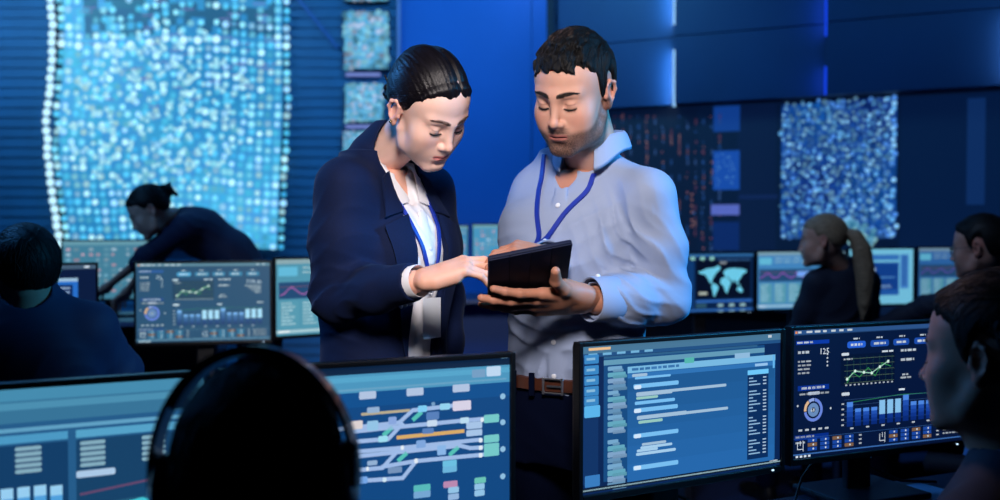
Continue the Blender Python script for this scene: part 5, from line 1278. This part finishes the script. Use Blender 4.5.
    # blouse cuff showing under the sleeve, sleeve buttons
    for el, cu in ((elR, cuR), (elL, cuL)):
        d = Vector(cu - el).normalized(); up = d.cross(Vector((0, 0, 1))).normalized(); w2 = d.cross(up); c = MB(); n = 24; vs = []; fs = []
        for o1, r_ in ((-.03, .0300), (.012, .0318), (.014, .0305), (.012, .0290), (-.03, .0285)):
            for i in range(n): t = 2 * PI * i / n; vs.append((Vector([float(q) for q in cu]) + d * o1 + (up * math.cos(t) + w2 * math.sin(t)) * r_)[:])
        for k in range(4):
            for i in range(n): fs.append([k * n + i, k * n + (i + 1) % n, (k + 1) * n + (i + 1) % n, (k + 1) * n + i])
        c.add(vs, fs); c.build('blouse_cuff', m_blouse, bl, autosmooth=50)
        for k in range(3):
            q = Vector([float(q) for q in cu]) - d * (.018 + .013 * k); rr = jb.ray_cast(q + w2 * .1 * (1 if w2.z < 0 else -1) + up * .0, -w2 * (1 if w2.z < 0 else -1))
            if rr[0]: b = MB(); b.ball(rr[0][:], .005, n=6); b.build('button', m_steel, jk, True)
    v = Vol((-.22, -.18, .03), (.22, .18, .98), .006)
    v.loft([(.86, 0, 0, .165, .12), (.93, 0, 0, .155, .112), (.97, 0, 0, .14, .1)], .01, 2.2); v.chain([(.082, 0, .88), (.09, -.01, .5), (.09, 0, .06)], [.09, .058, .045], .03); v.chain([(-.082, 0, .88), (-.09, 0, .5), (-.09, .03, .06)], [.09, .058, .045], .03)
    vs, F = v.mesh(1); npmesh('trousers', vs, F, m_trouser, p.o); shoes(p, [(.09, 0, 6), (-.09, .03, -6)], m_shoe); return p
woman = build_woman()
# ================================================================ THE SEATED AND BENDING PEOPLE
m_suit = mat('dark_suit_wool', (9, 18, 42), .8, bump=(900, .25, .0006)); m_suit2 = mat('slate_suit_wool', (10, 32, 68), .8, bump=(900, .25, .0006)); m_top = mat('dark_jersey', (8, 26, 62), .8)
m_collar = mat('pale_shirt_collar', (120, 150, 205), .7)
def seated(loc, yaw, label, head, zs, arms, male=True, h=.005, hh=.003, skin=(190, 140, 120), suit=None, hair=None, hairL=None, hair_off=.012, hkind='short', extra=None, sc=1.0, sw=.175, collar=True, nst=500, stub=0, seat=.47, streak=None, folds=True):
    p = Person((loc[0], loc[1], 0), yaw, label); L = p.L; Hm = head_matrix(*head); HI = Hm.inverted(); suit = suit or m_suit
    nb_l = np.array((0, .012, zs + .075), np.float32); nk = np.array(HI @ p.W(nb_l), np.float32)
    v = head_vol(hh, nk, male); hv, hf = v.mesh(1); hc = paint_head(hv, skin, male, stub); (face_hair(hv, hf, p, Hm, m_lash, male) if hh < .003 else None); parts = [(xf(p.I @ Hm, hv), hf, hc)]; sk = np.array(lin(skin)[:3], np.float32) * .93
    A = []
    for sg, (el, wr) in zip((-1, 1), arms):
        sh = np.array((sg * sw * sc, .01, zs), np.float32); el, wr = np.array(el, np.float32), np.array(wr, np.float32); cu = wr + (el - wr) * .12; A.append((sh, el, wr, cu, sg))
        vh = Vol(wr - .2, wr + .2, max(hh, .0028)); W = p.W(wr); fd = (W - p.W(el)).normalized(); fd = (fd + Vector((0, 0, -.1))).normalized()
        hand(vh, lambda q: L(q), W, fd, Vector((0, 0, 1)), -1 if sg < 0 else 1, [(14, 24, 14), (16, 24, 16), (18, 24, 16), (20, 26, 16)], sc=.95 * sc, fore=p.W(el * .6 + wr * .4)); a, b = vh.mesh(1); parts.append((a, b, np.tile(sk, (len(a), 1))))
    st = [(seat + .06, 0, 0, .14, .1), (zs - .3, 0, 0, .13, .09), (zs - .1, 0, 0, .14, .09), (zs - .01, 0, 0, .13, .08), (zs + .06, 0, .01, .05, .05)]
    kn = [np.array((sg * .12, -.42, seat + .06)) for sg in (-1, 1)]; an = [np.array((sg * .13, -.40, .10)) for sg in (-1, 1)]; hp = [np.array((sg * .09, .0, seat + .09)) for sg in (-1, 1)]
    a, b = coarse_body(p, st, [([q[0], q[1], q[3]], [.042, .034, .028]) for q in A], [([hp[i], kn[i], an[i]], [.06, .045, .032]) for i in (0, 1)]); parts.append((a, b, np.tile(sk, (len(a), 1))))
    V_, F_, C_c = join_np(parts); npmesh('body', V_, F_, m_skin, p.o, C_c)
    hL = hairL or ([-.10, -.075, -.062, -.05, -.030, -.016, -.008, 0, .012, .034, .05, .10], [.076, .070, .056, .050, .030, -.012, -.022, .02, .034, .030, -.048, -.062])
    hvv = hair_vol(max(hh, .0022), hL, hair_off, .0, streak, extra, .75); a, b = hvv.mesh(1)
    if nst: a, b = strands(a, b, nst, hkind, 7, .0009)
    o = npmesh('hair', a, b, hair or m_darkhair, p.o); o.matrix_local = p.I @ Hm
    # jacket
    pts = np.array([q for r in A for q in (r[0], r[1], r[3])]); lo = np.minimum((-.25, -.2, seat), pts.min(0) - .08); hi = np.maximum((.25, .22, zs + .14), pts.max(0) + .08); v = Vol(lo, hi, h); s_ = sc
    v.loft([(seat + .03, 0, .0, .185 * s_, .14), (zs - .38, 0, 0, .17 * s_, .130 * s_), (zs - .22, 0, -.002, .172 * s_, .126 * s_), (zs - .08, 0, .002, .182 * s_, .124 * s_), (zs - .01, 0, .008, .160 * s_, .106 * s_), (zs + .045, 0, .012, .105 * s_, .08), (zs + .08, 0, .014, .066, .064), (zs + .115, 0, .014, .060, .060)], .01, 2.2)
    for sh, el, wr, cu, sg in A:
        inn = np.array((sg * .05, .012, sh[2] + .066)); v.cone(inn, sh + np.array((0, 0, .004)), .036, .054 * s_, .05); v.chain([sh, sh * .5 + el * .5, el], np.array((.058, .058, .052)) * s_, .035); v.chain([el, el * .5 + cu * .5, cu], np.array((.052, .047, .038)) * s_, .025)
        if folds: fold(v, el, .09, (.3, .3, 1), .03, .005, ph=sg + 1.5); fold(v, sh * .5 + el * .5, .09, (.1, .5, 1), .045, .004, ph=sg)
    if folds: fold(v, (0, .1, zs - .2), (.16, .1, .16), (.4, 0, 1), .06, .005, ph=.4); fold(v, (0, -.1, zs - .25), (.16, .1, .14), (-.3, 0, 1), .06, .005, ph=1.4)
    nkl = np.array(p.I @ Hm @ Vector((0, .02, -.05))); v.cone(nb_l + np.array((0, 0, -.03)), nkl, .053, .058, .004, mode='sub')
    for sh, el, wr, cu, sg in A: d = (cu - el) / np.linalg.norm(cu - el); v.cone(cu - d * .02, cu + d * .05, .030, .032, .003, mode='sub'); chop(v, cu + d * .01, d)
    vs, F = v.mesh(1); jk = npmesh('jacket', vs, F, suit, p.o)
    if collar:
        n = 36; b = MB(); vs = []; fs = []; c0 = Vector((0, .012, zs + .09))
        for rad, dz in ((.058, -.01), (.060, .022), (.058, .034), (.063, .030), (.068, .004)):
            for i in range(n + 1):
                t = R(-90 + 20) + (2 * PI - R(40)) * i / n; vs.append((c0 + Vector((math.cos(t) * rad, math.sin(t) * rad, dz + .01 * max(0, math.sin(t)) - .016 * max(0, -math.sin(t)))))[:])
        for k in range(4):
            for i in range(n): fs.append([k * (n + 1) + i, k * (n + 1) + i + 1, (k + 1) * (n + 1) + i + 1, (k + 1) * (n + 1) + i])
        b.add(vs, fs); co = b.build('shirt_collar', m_collar, p.o, autosmooth=60); md = co.modifiers.new('s', 'SOLIDIFY'); md.thickness = .002
    v = Vol((-.26, -.56, .03), (.26, .2, seat + .28), .008); v.loft([(seat - .0, 0, 0, .17, .13), (seat + .1, 0, 0, .175, .135), (seat + .2, 0, 0, .15, .115)], .03)
    for i in (0, 1): v.chain([hp[i], kn[i], an[i]], [.085, .065, .05], .03)
    vs, F = v.mesh(1); npmesh('trousers', vs, F, m_trouser, p.o); shoes(p, [(an[0][0], -.40, -6), (an[1][0], -.40, 6)], m_shoe); return p, Hm
m_darkhair = hairmat('near_black_hair', (11, 9, 11), .55); m_blond = hairmat('blonde_hair', (140, 116, 92), .5)

# man in the slate suit at the left border, back turned
seated((-1.235, 2.62), -162, 'seated man in dark suit at the left border, seen from behind', (P(25, 273, 2.60), -141, 4, 0, .95), 1.11, [((-.27, -.16, .84), (-.17, -.40, .80)), ((.27, -.16, .84), (.17, -.40, .80))],
       suit=m_suit2, h=.005, hh=.0028, hair_off=.015, nst=1500, collar=False, sw=.155, hairL=([-.10, -.075, -.062, -.05, -.030, -.016, -.008, 0, .012, .034, .05, .10], [.076, .070, .056, .050, .030, -.012, -.02, .02, .034, .020, -.066, -.078]))
chair(-1.235, 2.64, R(-162), 'office chair of the seated man at the left border', back=.86)

# headset wearer in front, back turned
p, Hm = seated((-.262, 1.07), 172, 'person with a headset in the foreground, dark head seen from behind', (P(261, 486, 1.05), 176, 6, 0, .96), .915, [((-.27, -.12, .74), (-.19, -.27, .80)), ((.27, -.12, .74), (.19, -.27, .80))],
       h=.0045, hh=.0024, hair_off=.017, nst=1200, suit=m_suit, hair=mat('black_hair_matte', (4, 4, 7), .8, spec=.1))
hs = empty('headset'); hs.matrix_world = Hm @ Matrix.Translation((.003, 0, .004)) @ Matrix.Rotation(R(5), 4, 'Y')
tag(hs, 'over-ear headset worn on the dark foreground head', 'headset')
m_hs = mat('headset_plastic', (26, 34, 56), .28, coat=.3)
arc = [(math.cos(R(a)) * .112, .012 + .0 * a, .0 + math.sin(R(a)) * .138) for a in range(-8, 189, 7)]
b = MB(); vs = []; fs = []
for i, (x, y, z) in enumerate(arc):
    d = Vector((x, 0, z)).normalized()
    for dy, dr_ in ((-.014, -.003), (-.014, .003), (.014, .003), (.014, -.003)): vs.append((Vector((x, y + dy, z + .01)) + d * dr_)[:])
for i in range(len(arc) - 1):
    for k in range(4): fs.append([i * 4 + k, i * 4 + (k + 1) % 4, i * 4 + 4 + (k + 1) % 4, i * 4 + 4 + k])
b.add(vs, fs); b.build('headband', m_hs, hs, autosmooth=50)
b = MB(); vs = []; fs = []; arc2 = [(math.cos(R(a)) * .104, .012, .006 + math.sin(R(a)) * .130) for a in range(35, 146, 6)]
for i, (x, y, z) in enumerate(arc2):
    d = Vector((x, 0, z)).normalized()
    for dy, dr_ in ((-.016, -.006), (-.016, .003), (.016, .003), (.016, -.006)): vs.append((Vector((x, y + dy, z + .01)) + d * dr_)[:])
for i in range(len(arc2) - 1):
    for k in range(4): fs.append([i * 4 + k, i * 4 + (k + 1) % 4, i * 4 + 4 + (k + 1) % 4, i * 4 + 4 + k])
b.add(vs, fs); b.build('headband_pad', m_black, hs, autosmooth=50)
for sg in (-1, 1):
    Mx = Matrix.Translation((sg * .098, .010, -.006)) @ Matrix.Rotation(sg * PI / 2, 4, 'Y') @ Matrix.Diagonal((1.15, .95, 1, 1))
    b = MB(); b.lathe([(.020, -.012), (.034, -.012), (.040, -.004), (.040, .004), (.033, .010), (.018, .012)], 30, Mx); cup = b.build('ear_cup', m_hs, hs, autosmooth=40)
    b = MB(); b.lathe([(.022, -.027), (.031, -.029), (.039, -.022), (.040, -.014), (.034, -.010), (.022, -.010)], 30, Mx); b.build('ear_cushion', m_black, cup, autosmooth=60)
    b = MB(); b.box((sg * .112, .012, .020), (.008, .02, .036), bev=.003); b.build('yoke', m_hs, cup)
b = MB(); b.tube([(.112, .0, -.02), (.112, -.03, -.045), (.10, -.07, -.07), (.075, -.098, -.075)], .0028, 8); b.ball((.072, -.101, -.075), (.007, .007, .007), n=8); b.build('microphone', m_hs, hs, True)
chair(-.262, 1.09, R(172), 'office chair of the headset wearer in the foreground', back=.80)

# man in profile at the right border
seated((.735, 1.44), -132, 'seated young man in profile at the right border, dark suit', (P(994, 357, 1.42), -138, 3, 0, .93), .965, [((-.26, -.2, .80), (-.14, -.30, .81)), ((.27, -.14, .80), (.16, -.36, .81))],
       h=.0042, hh=.0019, skin=(178, 126, 106), suit=m_suit, hair_off=.015, nst=2600)
chair(.735, 1.44, R(-132), 'office chair of the man in profile at the right border', back=.80)

# blonde woman
def tail(vv):
    vv.ell((0, .105, .025), (.020, .02, .022), .012); pts = [(0, .112, .028), (0, .150, .010), (0, .165, -.05), (-.005, .155, -.12), (-.01, .14, -.20), (-.01, .13, -.28), (-.005, .125, -.33)]
def blonde():
    p, Hm = seated((1.575, 4.62), -163, 'blonde woman with ponytail and dark jacket, seated at the far desk row', (P(823, 241, 4.56), -114, 4, 0, .97), 1.115, [((-.19, -.06, .87), (-.11, -.28, .80)), ((.19, -.06, .87), (.11, -.28, .80))],
           male=False, h=.006, hh=.0034, hair=m_blond, hair_off=.009, hkind='back', nst=700, sc=.9, sw=.155, collar=False, extra=tail, skin=(200, 150, 130), suit=m_suit,
           hairL=([-.11, -.085, -.07, -.05, -.02, .0, .012, .03, .06, .10], [.066, .062, .052, .038, .020, .008, .010, -.006, -.046, -.050]))
    v = Vol((-.08, .05, -.44), (.08, .26, .08), .005); v.chain([(0, .108, .030), (0, .145, .012), (0, .168, -.05), (0, .175, -.13), (0, .175, -.21), (0, .165, -.30), (0, .155, -.37)], [.024, .033, .042, .044, .040, .030, .010], .002)
    v.op(lambda x, y, z: .002 * np.sin(x * 400 + z * 20) + .0012 * np.sin(y * 500 + z * 30), (-.06, .08, -.38), (.06, .22, .05), .004, 'disp')
    a, b = v.mesh(1); o = npmesh('ponytail', a, b, m_blond, p.o); o.matrix_local = p.I @ Hm
    MB().lathe([(.019, -.006), (.022, 0), (.019, .006)], 16, Matrix.Translation((0, .118, .030)) @ Matrix.Rotation(PI / 2, 4, 'X')).build('hair_tie', m_black, o, True)
blonde(); chair(1.575, 4.62, R(-163), 'office chair of the blonde woman', back=.86)

# man with glasses at the far right
p, Hm = seated((1.98, 4.02), -118, 'man with glasses and dark jacket at the far right, reaching towards the desk', (P(980, 248, 3.98), -132, 6, 0, 1.0), 1.10, [((-.24, -.26, 1.02), (-.24, -.50, .90)), ((.26, -.14, .86), (.18, -.38, .80))],
       h=.006, hh=.0032, skin=(176, 130, 116), hair_off=.016, nst=900)
g = empty('glasses'); g.matrix_world = Hm; tag(g, 'dark framed glasses on the far man at the right border', 'glasses')
for s in (-1, 1):
    b = MB(); pts = [(s * (.033 + .022 * math.cos(t)), -.100 + .004 * math.cos(t) * s * s, -.002 + .017 * math.sin(t)) for t in [2 * PI * i / 20 for i in range(21)]]; b.tube(pts, .0018, 6, cap=False); rim = b.build('rim', m_black, g, True)
    b = MB(); b.tube([(s * .056, -.096, .004), (s * .082, -.05, .006), (s * .086, .0, .006), (s * .084, .016, -.008)], .0016, 6); b.build('temple', m_black, g, True)
b = MB(); b.tube([(-.011, -.101, .002), (0, -.106, .005), (.011, -.101, .002)], .0018, 6); b.build('bridge', m_black, g, True)
chair(1.98, 4.02, R(-118), 'office chair of the man with glasses at the far right', back=.86)

# woman bending over the far left desk
def bending():
    p = Person((-1.22, 4.78, 0), 0, 'woman in dark long-sleeved top bending over the far desk, behind the dashboard monitor'); L = p.L
    Hm = head_matrix(P(150, 211, 4.60), -72, 32, 0, .93)
    sh = L(P(186, 228, 4.62)); shf = L(P(176, 232, 4.92)); hip = L(P(262, 292, 4.78)); chest = L(P(200, 232, 4.76)); waist = L(P(232, 254, 4.78)); nb_l = L(P(174, 216, 4.74))
    el = L(P(146, 256, 4.63)); wr = L(P(108, 286, 4.82)); elf = L(P(150, 262, 4.98)); wrf = L(P(128, 290, 5.12))
    nk = np.array(Hm.inverted() @ p.W(nb_l), np.float32); v = head_vol(.0034, nk, False); hv, hf = v.mesh(1); hc = paint_head(hv, (206, 160, 142), False); parts = [(xf(p.I @ Hm, hv), hf, hc)]; sk = np.array(lin((200, 150, 130))[:3], np.float32)
    for a_, w_ in ((el, wr), (elf, wrf)):
        vh = Vol(w_ - .2, w_ + .2, .004); W = p.W(w_); fd = (W - p.W(a_)).normalized(); hand(vh, lambda q: L(q), W, fd, Vector((0, 0, 1)), -1, [(10, 20, 14)] * 4, sc=.9, fore=p.W(a_ * .85 + w_ * .15), fr=.03); a, b = vh.mesh(1); parts.append((a, b, np.tile(sk, (len(a), 1))))
    v = Vol((-.6, -.35, -.0), (.35, .45, 1.5), .010); v.chain([hip, waist, chest, nb_l], [.09, .085, .085, .04], .04); v.chain([sh, el], [.04, .032], .02); v.chain([shf, elf], [.04, .032], .02)
    kn = [(.06, .09, .5), (.06, -.09, .5)]
    for sg in (-1, 1): v.chain([hip + np.array((0, sg * .09, -.03)), (.055, sg * .09, .5), (.06, sg * .09, .09)], [.08, .05, .035], .03)
    a, b = v.mesh(1); parts.append((a, b, np.tile(sk, (len(a), 1)))); V_, F_, C_c = join_np(parts); npmesh('body', V_, F_, m_skin, p.o, C_c)
    def ex(vv): vv.ell((0, .118, .045), (.034, .032, .034), .012); vv.cone((0, .13, .05), (.02, .15, .0), .02, .008, .01); vv.cone((0, .13, .05), (-.01, .155, .07), .016, .005, .01)
    hvv = hair_vol(.0036, ([-.11, -.085, -.07, -.05, -.02, .0, .012, .03, .06, .10], [.066, .062, .052, .038, .020, .008, .010, -.006, -.046, -.050]), .011, 0, None, ex); a, b = hvv.mesh(1); a, b = strands(a, b, 600, 'back', 4, .001); o = npmesh('hair', a, b, m_darkhair, p.o); o.matrix_local = p.I @ Hm
    v = Vol((-.55, -.4, .75), (.35, .5, 1.55), .006); hc_ = hip + np.array((.0, 0, -.03))
    v.cone(hc_, waist, .135, .125, .04, flat=.75, fdir=(-.5, 0, .85)); v.cone(waist, chest, .125, .14, .04, flat=.78, fdir=(-.5, 0, .85)); v.cone(chest, nb_l + np.array((.03, 0, -.02)), .13, .058, .05, flat=.85, fdir=(-.5, 0, .85))
    v.cone(hc_, waist, .10, .10, .05); v.cone(chest, sh, .08, .062, .05); v.cone(chest, shf, .08, .062, .05)
    cu = el + (wr - el) * .22; v.chain([sh, el, cu], [.060, .046, .040], .03); cuf = elf + (wrf - elf) * .22; v.chain([shf, elf, cuf], [.060, .046, .040], .03)
    fold(v, sh, .1, (.5, 0, 1), .04, .005); fold(v, waist, (.16, .14, .1), (1, .2, .6), .05, .006, ph=1); fold(v, el, .09, (.4, 0, 1), .035, .005)
    nkl = np.array(p.I @ Hm @ Vector((0, .02, -.05))); v.cone(nb_l, nkl, .05, .055, .004, mode='sub')
    a, b = v.mesh(1); npmesh('top', a, b, m_top, p.o)
    v = Vol((-.15, -.3, .03), (.35, .3, 1.12), .008); v.ell(hip + np.array((0, 0, -.06)), (.13, .155, .13), .03)
    for sg in (-1, 1): v.chain([hip + np.array((0, sg * .09, -.06)), (.055, sg * .09, .5), (.06, sg * .09, .06)], [.10, .065, .05], .04)
    a, b = v.mesh(1); npmesh('trousers', a, b, m_trouser, p.o); shoes(p, [(.06, -.09, -90), (.06, .09, -90)], m_shoe)
bending()
# ================================================================ LIGHT
w = bpy.data.worlds.new('world'); scene.world = w; w.use_nodes = True
bg = w.node_tree.nodes['Background']; bg.inputs[0].default_value = (.02, .17, .55, 1); bg.inputs[1].default_value = .14
def area(name, loc, target, size, power, col, sy=None, spread=None):
    l = bpy.data.lights.new(name, 'AREA'); l.energy = power; l.color = lin(col)[:3]; l.size = size
    if sy: l.shape = 'RECTANGLE'; l.size_y = sy
    if spread: l.spread = R(spread)
    o = bpy.data.objects.new(name, l); COL.objects.link(o); o.location = loc
    o.rotation_euler = (Vector(target) - Vector(loc)).to_track_quat('-Z', 'Y').to_euler(); return o
def spot(name, loc, target, radius, power, col, cone, blend=.5):
    l = bpy.data.lights.new(name, 'SPOT'); l.energy = power; l.color = lin(col)[:3]; l.shadow_soft_size = radius; l.spot_size = R(cone); l.spot_blend = blend
    o = bpy.data.objects.new(name, l); COL.objects.link(o); o.location = loc; o.rotation_euler = (Vector(target) - Vector(loc)).to_track_quat('-Z', 'Y').to_euler(); return o
# unseen spots over the desks; the last three are added to brighten people
spot('unseen_spot', (.02, .30, 2.30), (-.07, 2.1, 1.47), .22, 235, (252, 240, 236), 42, .8)
spot('unseen_spot', (2.35, 1.75, 2.35), (.30, 2.10, 1.32), .3, 420, (50, 180, 255), 29)
spot('unseen_spot', (-2.4, 2.9, 2.7), (-.3, 2.1, 1.4), .35, 190, (70, 160, 255), 46)
spot('unseen_spot', (.2, 2.9, 3.2), (1.6, 4.5, 1.2), .3, 95, (170, 205, 255), 44)  # added to lighten the blonde woman and the man with glasses
spot('unseen_spot', (-2.6, 2.4, 3.0), (-1.3, 4.3, 1.2), .3, 105, (110, 180, 255), 60)  # added fill for the bending woman and the man at the left border
spot('unseen_spot', (-.1, 2.75, 2.6), (.70, 1.42, 1.18), .2, 34, (255, 205, 185), 26)  # added lamp in place of monitor glow on the man in profile
area('wall_wash', (.40, 7.95, 3.6), (.42, 8.4, 2.6), .3, 5, (150, 195, 255), .2)  # added lamp that makes the wall strip beside the corner paler
# blue wash on the far walls
area('wall_wash', (-.2, 6.3, 3.8), (-.15, 8.4, 1.3), 1.2, 38, (90, 190, 255), .3)
area('ceiling_lamp', (0, 5.6, 3.6), (0, 5.8, .5), 2.0, 16, (70, 160, 255), 1.0)
area('ceiling_lamp', (-2.6, 4.6, 3.6), (-2.4, 4.9, .8), 1.2, 14, (90, 175, 255), .8)
area('wall_wash', (-3.6, 6.9, 3.8), (-3.6, 8.4, 1.4), 3.5, 60, (120, 200, 255), .3)
area('wall_wash', (2.9, 5.0, 3.7), (2.9, 7.1, 2.6), 3.5, 19, (80, 175, 255), .3)
vs = scene.view_settings; scene.display_settings.display_device = 'sRGB'; vs.view_transform = 'Standard'; vs.look = 'None'; vs.gamma = 1; vs.exposure = 0; vs.use_curve_mapping = False
scene.cycles.use_denoising = True; scene.cycles.max_bounces = 6; scene.cycles.caustics_reflective = False; scene.cycles.caustics_refractive = False; scene.cycles.sample_clamp_indirect = 6
